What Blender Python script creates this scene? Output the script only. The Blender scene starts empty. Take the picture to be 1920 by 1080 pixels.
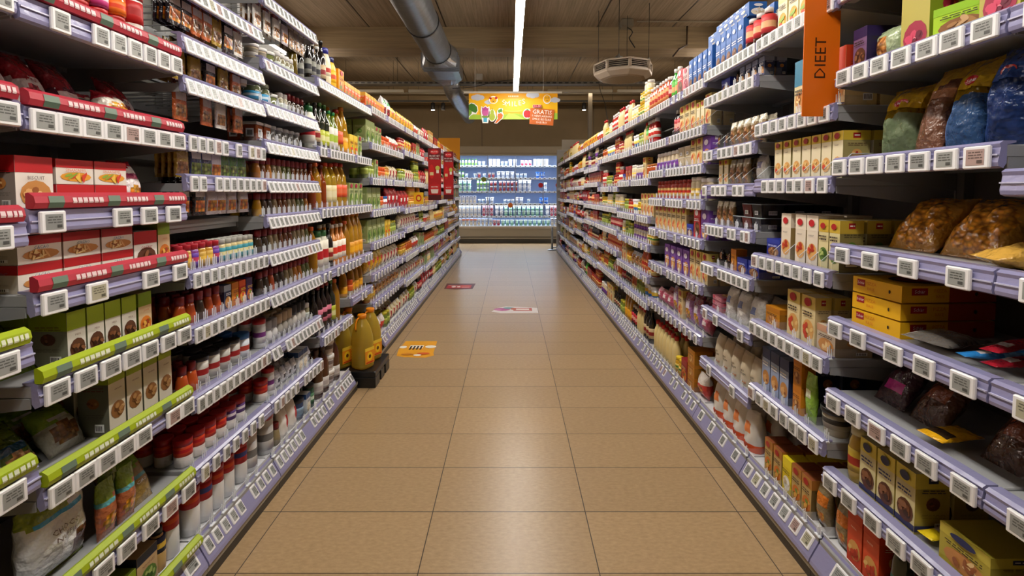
import bpy, math, random
from math import sin, cos, pi, radians, atan2
from mathutils import Vector, Matrix, Euler

# ------------------------------------------------------------------ camera, exposure, world
SC = bpy.context.scene
COL = SC.collection
FPX, CX, CY, CAMH = 886.0, 957.0, 404.0, 1.254
PITCH = math.atan(44 / 886)
cam_d = bpy.data.cameras.new('camera')
cam_d.sensor_fit = 'HORIZONTAL'; cam_d.sensor_width = 36.0
cam_d.lens = FPX / 1920 * 36.0
cam_d.shift_x = (960 - CX) / 1920.0
cam_d.shift_y = (CY - 540) / 1920.0
cam_d.clip_start = 0.02; cam_d.clip_end = 60
cam = bpy.data.objects.new('camera', cam_d); COL.objects.link(cam)
cam.location = (0, 0, CAMH); cam.rotation_euler = (pi / 2 - PITCH, 0, 0)
SC.camera = cam
SC.view_settings.view_transform = 'Standard'; SC.view_settings.look = 'None'
SC.view_settings.gamma = 1.0; SC.view_settings.use_curve_mapping = False
SC.view_settings.exposure = 0.0
w = bpy.data.worlds.new('world'); SC.world = w; w.use_nodes = True
w.node_tree.nodes['Background'].inputs[0].default_value = (0.6, 0.7, 0.9, 1)
w.node_tree.nodes['Background'].inputs[1].default_value = 0.02
LAMP_E = 64.0        # emission of the batten above this aisle
SIDE_E = 55.0        # battens above the neighbouring aisles
FRIDGE_E = 38.0
REAR_E = 25.0       # batten row across the rear of the hall, glow added to brighten the end wall
try:
    SC.cycles.max_bounces = 6; SC.cycles.transparent_max_bounces = 32
    SC.cycles.diffuse_bounces = 3; SC.cycles.glossy_bounces = 3; SC.cycles.transmission_bounces = 3
    SC.cycles.caustics_reflective = False; SC.cycles.caustics_refractive = False
    SC.cycles.sample_clamp_indirect = 4.0
except Exception:
    pass

# ------------------------------------------------------------------ helpers
def lin(h):
    if not isinstance(h, str): return h
    r = []
    for i in (0, 2, 4):
        c = int(h[i:i + 2], 16) / 255.0
        r.append(c / 12.92 if c <= 0.04045 else ((c + 0.055) / 1.055) ** 2.4)
    return tuple(r)
def mix(a, b, t):
    a, b = lin(a), lin(b); return tuple(a[i] * (1 - t) + b[i] * t for i in range(3))
def mul(a, k): a = lin(a); return tuple(min(1, x * k) for x in a)

def mat_new(name):
    m = bpy.data.materials.new(name); m.use_nodes = True
    nt = m.node_tree; nt.nodes.clear()
    out = nt.nodes.new('ShaderNodeOutputMaterial')
    return m, nt, out
def N(nt, t, **kw):
    n = nt.nodes.new(t)
    for k, v in kw.items(): setattr(n, k, v)
    return n
def principled(nt, base=None, rough=.5, metal=0.0, spec=.5, coat=0.0):
    b = N(nt, 'ShaderNodeBsdfPrincipled')
    if base is not None: b.inputs['Base Color'].default_value = (*lin(base), 1)
    b.inputs['Roughness'].default_value = rough; b.inputs['Metallic'].default_value = metal
    b.inputs['Specular IOR Level'].default_value = spec
    b.inputs['Coat Weight'].default_value = coat
    return b
def attr_mat(name, rough=.5, metal=0.0, spec=.5, coat=0.0, clear=0.0, bump=0.0, bscale=60.0, glow=0.0):
    """surface whose colour is carried by the mesh's own colour attribute"""
    m, nt, out = mat_new(name)
    a = N(nt, 'ShaderNodeAttribute', attribute_name='Col')
    b = principled(nt, None, rough, metal, spec, coat)
    nt.links.new(a.outputs['Color'], b.inputs['Base Color'])
    if bump:
        tc = N(nt, 'ShaderNodeTexCoord'); no = N(nt, 'ShaderNodeTexNoise'); no.inputs['Scale'].default_value = bscale
        bp = N(nt, 'ShaderNodeBump'); bp.inputs['Strength'].default_value = bump; bp.inputs['Distance'].default_value = .01
        nt.links.new(tc.outputs['Object'], no.inputs['Vector']); nt.links.new(no.outputs['Fac'], bp.inputs['Height'])
        nt.links.new(bp.outputs['Normal'], b.inputs['Normal'])
    if glow:   # light passing through the contents
        tl = N(nt, 'ShaderNodeBsdfTranslucent'); nt.links.new(a.outputs['Color'], tl.inputs['Color']); m0 = N(nt, 'ShaderNodeMixShader'); m0.inputs[0].default_value = glow
        nt.links.new(b.outputs[0], m0.inputs[1]); nt.links.new(tl.outputs[0], m0.inputs[2]); b = m0
    if clear:
        t = N(nt, 'ShaderNodeBsdfTransparent'); nt.links.new(a.outputs['Color'], t.inputs['Color'])
        fr = N(nt, 'ShaderNodeFresnel'); fr.inputs['IOR'].default_value = 1.4
        mt = N(nt, 'ShaderNodeMath', operation='MULTIPLY_ADD'); mt.inputs[1].default_value = 1.0; mt.inputs[2].default_value = 1 - clear
        cl = N(nt, 'ShaderNodeClamp')
        nt.links.new(fr.outputs[0], mt.inputs[0]); nt.links.new(mt.outputs[0], cl.inputs[0])
        mx = N(nt, 'ShaderNodeMixShader'); nt.links.new(cl.outputs[0], mx.inputs[0])
        nt.links.new(t.outputs[0], mx.inputs[1]); nt.links.new(b.outputs[0], mx.inputs[2])
        nt.links.new(mx.outputs[0], out.inputs[0])
    else:
        nt.links.new(b.outputs[0], out.inputs[0])
    return m
def emit_mat(name, col, e):
    m, nt, out = mat_new(name); n = N(nt, 'ShaderNodeEmission')
    n.inputs[0].default_value = (*lin(col), 1); n.inputs[1].default_value = e
    nt.links.new(n.outputs[0], out.inputs[0]); return m

M = {}
M['card'] = attr_mat('printed_card', .45, spec=.4)
M['plastic'] = attr_mat('plastic', .32, spec=.5)
M['gloss'] = attr_mat('glossy_plastic', .14, spec=.6, coat=.3)
M['film'] = attr_mat('printed_film', .2, spec=.6, coat=.4, bump=.9, bscale=55)
M['metal'] = attr_mat('painted_steel', .42, metal=.0, spec=.5)
M['rail'] = attr_mat('lavender_rail', .25, spec=.6, coat=.25, bump=.08, bscale=90)
M['liquid'] = attr_mat('liquid_in_glass', .06, spec=.8, coat=.6, clear=.38, glow=.25)
M['oilglass'] = attr_mat('oil_in_plastic', .05, spec=.9, coat=.8, clear=.6, glow=.3)
M['clear'] = attr_mat('clear_plastic', .08, spec=.8, clear=.92)
def crumb_mat():
    m, nt, out = mat_new('food_through_film'); a = N(nt, 'ShaderNodeAttribute', attribute_name='Col'); tc = N(nt, 'ShaderNodeTexCoord')
    vo = N(nt, 'ShaderNodeTexVoronoi'); vo.inputs['Scale'].default_value = 75; no = N(nt, 'ShaderNodeTexNoise'); no.inputs['Scale'].default_value = 40
    nt.links.new(tc.outputs['Object'], vo.inputs['Vector']); nt.links.new(tc.outputs['Object'], no.inputs['Vector'])
    cr = N(nt, 'ShaderNodeValToRGB'); cr.color_ramp.elements[0].color = (1.5, 1.4, 1.2, 1); cr.color_ramp.elements[1].color = (.35, .28, .2, 1); cr.color_ramp.elements[0].position = .1; cr.color_ramp.elements[1].position = .75
    nt.links.new(vo.outputs['Distance'], cr.inputs[0]); mx = N(nt, 'ShaderNodeMixRGB', blend_type='MULTIPLY'); mx.inputs[0].default_value = 1
    nt.links.new(a.outputs['Color'], mx.inputs[1]); nt.links.new(cr.outputs[0], mx.inputs[2]); b = principled(nt, None, .22, 0, .6, .4); nt.links.new(mx.outputs[0], b.inputs['Base Color'])
    bp = N(nt, 'ShaderNodeBump'); bp.inputs['Strength'].default_value = .9; bp.inputs['Distance'].default_value = .008; nt.links.new(no.outputs['Fac'], bp.inputs['Height']); nt.links.new(bp.outputs[0], b.inputs['Normal'])
    nt.links.new(b.outputs[0], out.inputs[0]); return m
M['crumb'] = crumb_mat()
M['shrink'] = attr_mat('clear_film', .12, spec=.8, clear=.75, bump=1.0, bscale=45)
M['tube'] = emit_mat('lamp_diffuser', 'fff8ee', LAMP_E)
M['sidetube'] = emit_mat('side_lamp_diffuser', 'ffeedd', SIDE_E)
M['reartube'] = emit_mat('rear_lamp_diffuser', 'ffe9cc', REAR_E)
M['led'] = emit_mat('cabinet_led', 'dcebff', FRIDGE_E)
M['spot'] = emit_mat('spot_lens', 'ffffff', 60)
MATN = list(M.keys())

class MB:
    def __init__(s): s.v = []; s.f = []; s.c = []; s.m = []; s.s = []
    def face(s, idx, col, mat, smooth=False):
        s.f.append(tuple(idx)); s.c.append(lin(col)); s.m.append(mat); s.s.append(smooth)
    def poly(s, pts, col, mat='card'):
        n = len(s.v); s.v += [tuple(p) for p in pts]; s.face(range(n, n + len(pts)), col, mat)
    def box(s, lo, hi, col, mat='metal', cols=None):
        x0, y0, z0 = lo; x1, y1, z1 = hi; n = len(s.v)
        s.v += [(x0, y0, z0), (x1, y0, z0), (x1, y1, z0), (x0, y1, z0), (x0, y0, z1), (x1, y0, z1), (x1, y1, z1), (x0, y1, z1)]
        fs = [(3, 2, 1, 0), (4, 5, 6, 7), (0, 1, 5, 4), (2, 3, 7, 6), (1, 2, 6, 5), (3, 0, 4, 7)]  # bottom top -y +y +x -x
        for i, q in enumerate(fs): s.face([n + k for k in q], (cols or {}).get(i, col), mat)
    def cbox(s, lo, hi, col, mat='metal', ch=.002):
        """box with chamfered vertical and horizontal edges"""
        x0, y0, z0 = lo; x1, y1, z1 = hi; n = len(s.v)
        ring = [(x0 + ch, y0), (x1 - ch, y0), (x1, y0 + ch), (x1, y1 - ch), (x1 - ch, y1), (x0 + ch, y1), (x0, y1 - ch), (x0, y0 + ch)]
        cxm, cym = (x0 + x1) / 2, (y0 + y1) / 2
        def inset(p): return (cxm + (p[0] - cxm) * (1 - 2 * ch / max(x1 - x0, 1e-4)), cym + (p[1] - cym) * (1 - 2 * ch / max(y1 - y0, 1e-4)))
        for z, r in ((z0, 1), (z0 + ch, 0), (z1 - ch, 0), (z1, 1)):
            for p in ring:
                q = inset(p) if r else p; s.v.append((q[0], q[1], z))
        for k in range(3):
            for i in range(8):
                j = (i + 1) % 8; s.face((n + k * 8 + i, n + k * 8 + j, n + k * 8 + 8 + j, n + k * 8 + 8 + i), col, mat)
        s.face([n + 7 - i for i in range(8)], col, mat); s.face([n + 24 + i for i in range(8)], col, mat)
    def lathe(s, prof, seg=16, mat='plastic', c=(0, 0), cols=None, sx=1.0, sy=1.0, smooth=True, pw=2.0):
        """prof: list of (r, z, colour) ; colour belongs to the band above the point"""
        n = len(s.v); k = len(prof)
        for r, z, *_ in prof:
            for i in range(seg):
                a = 2 * pi * i / seg; ca, sa = cos(a), sin(a)
                if pw != 2.0:
                    q = (abs(ca) ** pw + abs(sa) ** pw) ** (-1 / pw); ca *= q; sa *= q
                s.v.append((c[0] + r * ca * sx, c[1] + r * sa * sy, z))
        for j in range(k - 1):
            col = prof[j][2]
            for i in range(seg):
                i2 = (i + 1) % seg
                s.face((n + j * seg + i, n + j * seg + i2, n + (j + 1) * seg + i2, n + (j + 1) * seg + i), col, mat if len(prof[j]) < 4 else prof[j][3], smooth)
        s.face([n + seg - 1 - i for i in range(seg)], prof[0][2], mat)
        s.face([n + (k - 1) * seg + i for i in range(seg)], prof[-1][2], mat)
    def tube(s, pts, r, col, mat='metal', seg=8):
        n = len(s.v); P = [Vector(p) for p in pts]
        for i, p in enumerate(P):
            d = (P[min(i + 1, len(P) - 1)] - P[max(i - 1, 0)]).normalized()
            a = d.orthogonal().normalized() if abs(d.z) > .95 else d.cross(Vector((0, 0, 1))).normalized()
            b = d.cross(a)
            for k in range(seg):
                t = 2 * pi * k / seg; s.v.append(tuple(p + a * (r * cos(t)) + b * (r * sin(t))))
        for i in range(len(P) - 1):
            for k in range(seg):
                k2 = (k + 1) % seg; s.face((n + i * seg + k, n + (i + 1) * seg + k, n + (i + 1) * seg + k2, n + i * seg + k2), col, mat, True)
        s.face([n + k for k in range(seg)], col, mat); s.face([n + (len(P) - 1) * seg + seg - 1 - k for k in range(seg)], col, mat)
    def extrude(s, prof, y0, y1, col, mat='rail', cols=None):
        """closed profile in (x,z) swept along y"""
        n = len(s.v); k = len(prof)
        for y in (y0, y1):
            for p in prof: s.v.append((p[0], y, p[1]))
        for i in range(k):
            j = (i + 1) % k; s.face((n + i, n + j, n + k + j, n + k + i), (cols or {}).get(i, col), mat)
        s.face([n + i for i in range(k)][::-1], col, mat); s.face([n + k + i for i in range(k)], col, mat)
    def add(s, o, mtx=None):
        n = len(s.v)
        s.v += [tuple(mtx @ Vector(p)) for p in o.v] if mtx is not None else list(o.v)
        s.f += [tuple(i + n for i in f) for f in o.f]; s.c += o.c; s.m += o.m; s.s += o.s
    def mesh(s, name):
        me = bpy.data.meshes.new(name)
        me.from_pydata(s.v, [], s.f); ms = []
        for m in s.m:
            if m not in ms: ms.append(m)
        for m in ms: me.materials.append(M[m])
        ix = {m: i for i, m in enumerate(ms)}
        me.polygons.foreach_set('material_index', [ix[m] for m in s.m])
        me.polygons.foreach_set('use_smooth', s.s)
        at = me.color_attributes.new('Col', 'FLOAT_COLOR', 'CORNER'); buf = []
        for f, c in zip(s.f, s.c): buf += [c[0], c[1], c[2], 1.0] * len(f)
        at.data.foreach_set('color', buf)
        me.update(); return me

_tc = {}
def text_geo(t):
    if t in _tc: return _tc[t]
    cu = bpy.data.curves.new('t', 'FONT'); cu.body = t; cu.resolution_u = 1; cu.align_x = 'CENTER'; cu.align_y = 'CENTER'; cu.size = 1.0
    o = bpy.data.objects.new('t', cu); COL.objects.link(o)
    dg = bpy.context.evaluated_depsgraph_get()
    me = bpy.data.meshes.new_from_object(o.evaluated_get(dg))
    vs = [tuple(v.co) for v in me.vertices]; fs = [tuple(p.vertices) for p in me.polygons]
    bpy.data.objects.remove(o); bpy.data.curves.remove(cu); bpy.data.meshes.remove(me)
    _tc[t] = (vs, fs); return _tc[t]

EPS = .0006
class Face:
    """a flat printed face: o = lower-left corner, u, v = unit axes, W x H metres, n = outward normal"""
    def __init__(s, mb, o, u, v, W, H, mat='card'):
        s.mb = mb; s.o = Vector(o); s.u = Vector(u); s.v = Vector(v); s.n = s.u.cross(s.v); s.W = W; s.H = H; s.k = 1; s.mat = mat
    def P(s, a, b): return s.o + s.u * (a * s.W) + s.v * (b * s.H) + s.n * (EPS * s.k)
    def rect(s, a0, b0, a1, b1, col):
        s.mb.poly([s.P(a0, b0), s.P(a1, b0), s.P(a1, b1), s.P(a0, b1)], col, s.mat); s.k += .5
    def poly(s, pts, col): s.mb.poly([s.P(*p) for p in pts], col, s.mat); s.k += .5
    def ell(s, a, b, ra, rb, col, n=12, rot=0):
        cr, sr = cos(rot), sin(rot); L = []
        for i in range(n):
            t = 2 * pi * i / n; x, y = ra * cos(t) * s.W, rb * sin(t) * s.H
            L.append(((a * s.W + x * cr - y * sr) / s.W, (b * s.H + x * sr + y * cr) / s.H))
        s.poly(L, col)
    def text(s, t, a, b, h, col, rot=0, maxw=None, sx=1.0):
        vs, fs = text_geo(t); 
        if not vs: return
        wd = max(v[0] for v in vs) - min(v[0] for v in vs)
        if maxw and wd * h * sx > maxw: h2 = maxw / (wd * sx)
        else: h2 = h
        n = len(s.mb.v); c0 = s.P(a, b); cr, sr = cos(rot), sin(rot)
        for x, y, _ in vs:
            x *= h2 * sx; y *= h2; s.mb.v.append(tuple(c0 + s.u * (x * cr - y * sr) + s.v * (x * sr + y * cr)))
        for f in fs: s.mb.face([n + i for i in f], col, s.mat)
        s.k += .5
    def lines(s, a0, a1, b, n, col, rng, h=.012, gap=.028):
        for i in range(n):
            x = a0 + rng.random() * .1 * (a1 - a0); bb = b - i * gap
            while x < a1 - .04:
                l = min(rng.uniform(.06, .22), a1 - x); s.mb.poly([s.P(x, bb), s.P(x + l, bb), s.P(x + l, bb + h), s.P(x, bb + h)], col, s.mat); x += l + .03
        s.k += .5
    def food(s, a, b, ra, rb, pal, rng, n=7):
        s.ell(a, b, ra, rb, pal[0])
        for i in range(n):
            t = rng.uniform(0, 2 * pi); q = rng.uniform(.1, .7)
            s.ell(a + ra * q * cos(t), b + rb * q * sin(t), ra * rng.uniform(.18, .4), rb * rng.uniform(.15, .35), pal[rng.randrange(1, len(pal))], 8, rng.uniform(0, pi))

# ------------------------------------------------------------------ object bookkeeping
def nobj(name, data, parent=None, loc=None, rot=None):
    o = bpy.data.objects.new(name, data); COL.objects.link(o)
    if parent is not None: o.parent = parent
    if loc is not None: o.location = loc
    if rot is not None: o.rotation_euler = rot
    return o
def tag(o, label, cat, group=None):
    o['label'] = label; o['category'] = cat
    if group: o['group'] = group
    return o
def struct(name, mb): o = nobj(name, mb.mesh(name)); o['kind'] = 'structure'; return o
ORD = lambda n: '%d%s' % (n, 'th' if 10 <= n % 100 <= 20 else {1: 'st', 2: 'nd', 3: 'rd'}.get(n % 10, 'th'))
NUMW = ['zero', 'one', 'two', 'three', 'four', 'five', 'six', 'seven', 'eight', 'nine', 'ten', 'eleven', 'twelve']
NTH = ['', 'lowest', 'second', 'third', 'fourth', 'fifth', 'sixth', 'seventh', 'eighth', 'ninth', 'tenth', 'eleventh', 'twelfth']
# ------------------------------------------------------------------ products (local frame: +x looks into the aisle, y along it, base at z=0)
FOODS = {
 'spag': ['d9a25a', 'c8442a', 'e8c27a', 'b0341e', 'e08a3c'], 'choc': ['5a3420', '7a4a2a', '3a2014', '8a5a3a'],
 'fruit': ['e8a030', 'd8442a', '8fae3a', 'f0c850'], 'herb': ['5a7a30', '7a9a3c', '38561e', 'b0c070'],
 'bake': ['c88a48', 'e4b070', '9a5a2a', 'f0d090'], 'berry': ['a02040', 'd04060', '6a1430', 'e88090'],
 'soup': ['d87a2a', 'e8b050', 'a8401c', '7a8a30'], 'nut': ['8a5a30', 'a87a48', '6a4020', 'c8a070'],
 'gold': ['d8942a', 'e0a83c', 'c07c20'], 'white': ['f0ead8', 'e0d0b0', 'ffffff', 'd8c8a8']}
def carton(w, d, h, base, band=None, pic='bake', logo=None, title=None, side=None, bandh=.25, tcol='3a2a20', stripe=None, picb=.3, logotxt=None, seed=0, sidetxt=None, frame=None, top=None):
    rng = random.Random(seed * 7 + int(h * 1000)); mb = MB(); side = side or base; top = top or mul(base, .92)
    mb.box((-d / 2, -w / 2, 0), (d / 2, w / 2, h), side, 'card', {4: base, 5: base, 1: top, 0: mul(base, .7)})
    F = [Face(mb, (d / 2, -w / 2, 0), (0, 1, 0), (0, 0, 1), w, h), Face(mb, (-d / 2, -w / 2, 0), (1, 0, 0), (0, 0, 1), d, h), Face(mb, (d / 2, w / 2, 0), (-1, 0, 0), (0, 0, 1), d, h)]
    for i, f in enumerate(F):
        if band: f.rect(.0, 1 - bandh, 1, 1, band)
        if stripe: f.rect(0, .04, 1, .14, stripe)
        ar = f.W / f.H
        if i == 0:
            f.food(.52, picb, .42, min(.19 if title and ar > .8 else .26, .42 * ar * 1.2), FOODS[pic], rng, 8)
            if title: f.text(title, .5, 1 - bandh - .1, .16 * h if ar > .8 else .13 * w, tcol, 0, w * .86)
            else: f.lines(.12, .88, 1 - bandh - .1, 2, tcol, rng, .03, .06)
            if logo: f.ell(.5, 1 - bandh * .5, .26, min(.1, .26 * ar * .8), logo)
            if logotxt: f.text(logotxt, .5, 1 - bandh * .5, .1 * h, 'ffffff', 0, w * .42)
        else:
            if logo: 
                f.rect(.36, .84, .64, .95, logo)
                f.lines(.39, .61, .885, 1, 'f4e8e0', rng, .025, .05)
            if sidetxt: f.text(sidetxt, .5, .74, .1 * h, tcol, 0, f.W * .7)
            f.lines(.15, .85, .72, 2, tcol, rng, .012, .04)
            f.food(.5, .5, .2, min(.11, .2 * ar), FOODS[pic], rng, 3)
            f.lines(.15, .85, .33, 3, mul(side, .55), rng, .008, .025)
            if frame: f.rect(.22, .1, .78, .24, frame); f.rect(.25, .115, .75, .225, 'e8e2d0'); f.lines(.3, .7, .16, 1, '404040', rng, .02, .03)
            else: f.rect(.55, .08, .85, .2, 'f0f0ea'); [f.rect(.58 + k * .04, .1, .6 + k * .04, .18, '303030') for k in range(6)]
    return [('carton', mb)]
def flatbox(w, d, h, base, logo='a01818', txt=None, title=None, col2=None, tcol='c05a10', seed=0):
    mb = MB(); rng = random.Random(seed); mb.box((-d / 2, -w / 2, 0), (d / 2, w / 2, h), base, 'card', {1: base})
    F = [Face(mb, (d / 2, -w / 2, 0), (0, 1, 0), (0, 0, 1), w, h), Face(mb, (-d / 2, -w / 2, 0), (1, 0, 0), (0, 0, 1), d, h), Face(mb, (d / 2, w / 2, 0), (-1, 0, 0), (0, 0, 1), d, h)]
    for i, f in enumerate(F):
        if col2 and i: f.rect(0 if i == 1 else .0, 0, 1, 1, base); (f.rect(.0, 0, .5, 1, col2) if i == 1 else f.rect(.5, 0, 1, 1, col2))
        f.rect(.1, .45, .27, .88, logo); 
        if txt: f.text(txt, .185, .66, h * .3, 'f8e8e0', 0, f.W * .15)
        if title:
            f.text(title, .4, .7, h * .3, tcol, 0, f.W * .22); f.text('BASE', .4, .36, h * .26, tcol, 0, f.W * .2)
        else: f.lines(.3, .85, .6, 2, tcol, rng, .1, .3)
        f.ell(.78 if i != 1 else .44, .5, .018, .12, '302010', 8)
    t = Face(mb, (d / 2, -w / 2, h), (0, 1, 0), (-1, 0, 0), w, d)
    t.ell(.5, .52, .36, .34, '30201a' if col2 else mul(base, .8)); t.food(.5, .52, .3, .28, FOODS['berry' if col2 else 'bake'], rng, 8)
    return [('carton', mb)]
def pillow(w, h, t, fn, nu=10, nv=14, seed=0, crimp=True, mat='film', gusset=False, wr=.12):
    """sealed bag: fn(u,v,front)->colour ; stands on its lower seam"""
    rng = random.Random(seed); mb = MB(); ph = [rng.uniform(0, 6) for _ in range(6)]
    def th(u, v):
        if gusset: e = min(1, (1.0 - v) * 2.2) ** .6 * (.86 + .14 * min(1, v * 8))
        else: e = max(0, sin(pi * min(max((v - .04) / .92, 0), 1))) ** .55
        a = (1 - abs(u) ** 2.6) ** .5 if abs(u) < 1 else 0
        wv = 1 + wr * (sin(u * 7 + v * 9 + ph[0]) * .5 + sin(v * 17 + ph[1] - u * 4) * .35 + sin(u * 15 + ph[2] + v * 3) * .3)
        return t / 2 * e * a * wv
    idx = {}
    for side in (1, -1):
        for j in range(nv + 1):
            v = j / nv
            for i in range(nu + 1):
                u = 2 * i / nu - 1
                nar = 1 - .07 * (sin(pi * v) if not gusset else (1 - v) * .3) - .02 * sin(v * 20 + ph[3])
                x = side * th(u, v); y = u * w / 2 * nar; z = v * h + .012 * w * sin(u * 5 + ph[4]) * (v > .9)
                if (i in (0, nu)) and side == -1: idx[(side, i, j)] = idx[(1, i, j)]; continue
                if crimp and (j == nv): x += .002 * (i % 2)
                idx[(side, i, j)] = len(mb.v); mb.v.append((x, y, z))
    for side in (1, -1):
        for j in range(nv):
            for i in range(nu):
                q = [idx[(side, i, j)], idx[(side, i + 1, j)], idx[(side, i + 1, j + 1)], idx[(side, i, j + 1)]]
                if side == -1: q = q[::-1]
                cc = fn((i + .5) / nu * 2 - 1, (j + .5) / nv, side == 1); mb.face(q, cc[0] if isinstance(cc, list) else cc, cc[1] if isinstance(cc, list) else mat, True)
    mb.th = th; return mb
def bagfn(base, top=None, toph=.75, pic=None, pc=(0, .35), pr=(.6, .2), label=None, lc=(0, .6, .6, .09), pal=None, bot=None, both=.1, seed=0):
    rng = random.Random(seed); P = FOODS[pal] if pal else None
    def fn(u, v, front):
        if v > .96 or v < .03: return mul(top or base, .85)
        if P and ((u - pc[0]) / pr[0]) ** 2 + ((v - pc[1]) / pr[1]) ** 2 < 1: return [mix(P[0], P[int(abs(sin(u * 9.1 + v * 17.7 + seed)) * 97) % len(P)], .45), 'crumb']
        if label and abs(u - lc[0]) < lc[2] and abs(v - lc[1]) < lc[3]: return label
        if top and v > toph + .04 * sin(u * 3): return top
        if bot and v < both: return bot
        return base
    return fn
def bag(w, h, t, base, nu=12, nv=16, gusset=False, mat='film', seed=0, title=None, tcol='503020', tpos=.62, wr=.12, **k):
    mb = pillow(w, h, t, bagfn(base, seed=seed, **k), nu, nv, seed, True, mat, gusset, wr)
    if title:
        xx = t / 2 * 1.02 * (1 if not gusset else .9)
        f = Face(mb, (xx, -w / 2, 0), (0, 1, 0), (0, 0, 1), w, h, 'film')
        n0 = len(mb.v)
        for q, ln in enumerate(title.split('|')): f.text(ln, .5, tpos - q * .1, h * .09, tcol, 0, w * .62)
        for i in range(n0, len(mb.v)): p = mb.v[i]; mb.v[i] = (mb.th(p[1] / (w / 2), p[2] / h) * 1.02 + .0016, p[1], p[2])
    return [('bag', mb)]
def jar(r, h, fill, lid, label=None, shape='jar', seg=16, lidh=.18, lab=(.18, .7), mat='gloss', lab2=None):
    b = MB(); c = MB(); H = h * (1 - lidh)
    if shape == 'spice':   # shoulders narrowing into a red cap
        b.lathe([(r * .92, 0, fill), (r, .004, fill), (r, H * .45, mul(fill, 1.1)), (r * .78, H * .8, mul(fill, 1.2)), (r * .6, H, fill)], seg, mat)
        c.lathe([(r * .72, H * .95, lid), (r * .74, h * .97, lid), (r * .66, h, lid)], seg, 'plastic'); rl = r * 1.012; z0, z1 = .1, .42
    elif shape == 'can':
        b.lathe([(r * .97, 0, 'b8b8b8'), (r, .004, fill), (r, H * .99, fill), (r * .97, H, 'c0c0c0')], seg, mat)
        c.lathe([(r * 1.03, H * .985, lid), (r * 1.04, h * .985, lid), (r * .98, h, mul(lid, 1.1))], seg, 'plastic'); rl = r * 1.008; z0, z1 = lab
    elif shape == 'tub':
        b.lathe([(r * .78, 0, fill), (r * .8, .003, fill), (r * .96, H, fill)], seg, mat)
        c.lathe([(r * 1.0, H * .94, lid), (r * 1.05, H * .95, lid), (r * 1.05, h * .98, lid), (r * .98, h, mul(lid, 1.05))], seg, 'plastic'); rl = None; z0, z1 = lab
    else:
        b.lathe([(r * .9, 0, fill), (r, .006, fill), (r, H * .86, fill), (r * .84, H, mul(fill, .9))], seg, mat)
        c.lathe([(r * .9, H * .97, lid), (r * .92, h * .97, lid), (r * .86, h, mul(lid, 1.1))], seg, 'plastic'); rl = r * 1.01; z0, z1 = lab
    parts = [('jar', b), ('lid', c)]
    if label:
        l = MB(); l2 = lab2 or mul(label, .8)
        if shape == 'tub':
            l.lathe([(r * (.8 + .16 * z0) * 1.01, H * z0, label), (r * (.8 + .16 * (z0 + z1) / 2) * 1.01, H * (z0 + z1) / 2, l2), (r * (.8 + .16 * z1) * 1.01, H * z1, label)], seg, 'card')
        else:
            l.lathe([(rl, H * z0, label), (rl, H * (z0 * .6 + z1 * .4), l2), (rl, H * (z0 * .3 + z1 * .7), label), (rl, H * z1, label)], seg, 'card')
        l.f = l.f; parts.append(('label', l))
    return parts
BOT = {'oil': [(.9, 0), (1, .02), (1, .08), (.96, .1), (1, .12), (1, .3), (.95, .33), (1, .36), (1, .52), (.97, .6), (.8, .72), (.5, .84), (.34, .9), (.34, .93)],
 'wine': [(.95, 0), (1, .02), (1, .56), (.9, .64), (.5, .74), (.38, .8), (.36, .93)],
 'slim': [(.95, 0), (1, .02), (1, .5), (.8, .6), (.5, .72), (.4, .8), (.4, .9)],
 'squeeze': [(.82, 0), (.9, .02), (1, .2), (1, .55), (.9, .72), (.66, .84), (.6, .86)],
 'flask': [(.95, 0), (1, .02), (1, .45), (.98, .6), (.7, .76), (.38, .84), (.36, .9)],
 'sauce': [(.9, 0), (1, .03), (1, .6), (.8, .7), (.5, .8), (.46, .88)]}
def bottle(r, h, liq, cap, label=None, shape='oil', seg=16, lab=(.14, .5), mat='liquid', capr=.44, lab2=None, pw=2.0, ribs=False):
    b = MB(); P = BOT[shape]; pr = [(r * a, h * z, liq) for a, z in P]
    if ribs: pr = pr[:2] + [(r * (1 if i % 2 else .94), h * (.06 + .045 * i), liq) for i in range(11)] + [(r * .8, h * .7, liq), (r * .45, h * .84, liq), (r * .34, h * .9, liq), (r * .34, h * .93, liq)]
    b.lathe(pr, seg, mat, pw=pw)
    zt = pr[-1][1]; cr = max(capr * r, pr[-1][0] * 1.12); c = MB(); c.lathe([(cr, zt * .985, cap), (cr, h * .985, cap), (cr * .85, h, mul(cap, 1.1))], seg, 'plastic')
    parts = [('bottle', b), ('cap', c)]
    if label:
        l = MB(); z0, z1 = lab; l2 = lab2 or mul(label, .75); rl = r * 1.012
        l.lathe([(rl, h * z0, label), (rl, h * (z0 * .7 + z1 * .3), l2), (rl, h * (z0 * .35 + z1 * .65), label), (rl, h * z1, label)], seg, 'card', pw=pw); parts.append(('label', l))
    return parts
def squarejar(w, h, fill, lid, label=None, lidh=.14):
    b = MB(); c = MB(); H = h * (1 - lidh); k = w * .5
    b.cbox((-k * .92, -k * .92, 0), (k * .92, k * .92, H), fill, 'gloss', .004); c.cbox((-k, -k, H * .98), (k, k, h), lid, 'clear' if lid == 'clear' else 'plastic', .003)
    parts = [('pot', b), ('lid', c)]
    if label:
        l = MB()
        for f in (Face(l, (k * .93, -k * .9, 0), (0, 1, 0), (0, 0, 1), w * .9, H), Face(l, (-k * .9, -k * .93, 0), (1, 0, 0), (0, 0, 1), w * .9, H), Face(l, (k * .9, k * .93, 0), (-1, 0, 0), (0, 0, 1), w * .9, H)):
            f.rect(.2, .25, .8, .75, label); f.rect(.3, .35, .7, .65, '606060')
        parts.append(('label', l))
    return parts
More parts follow.
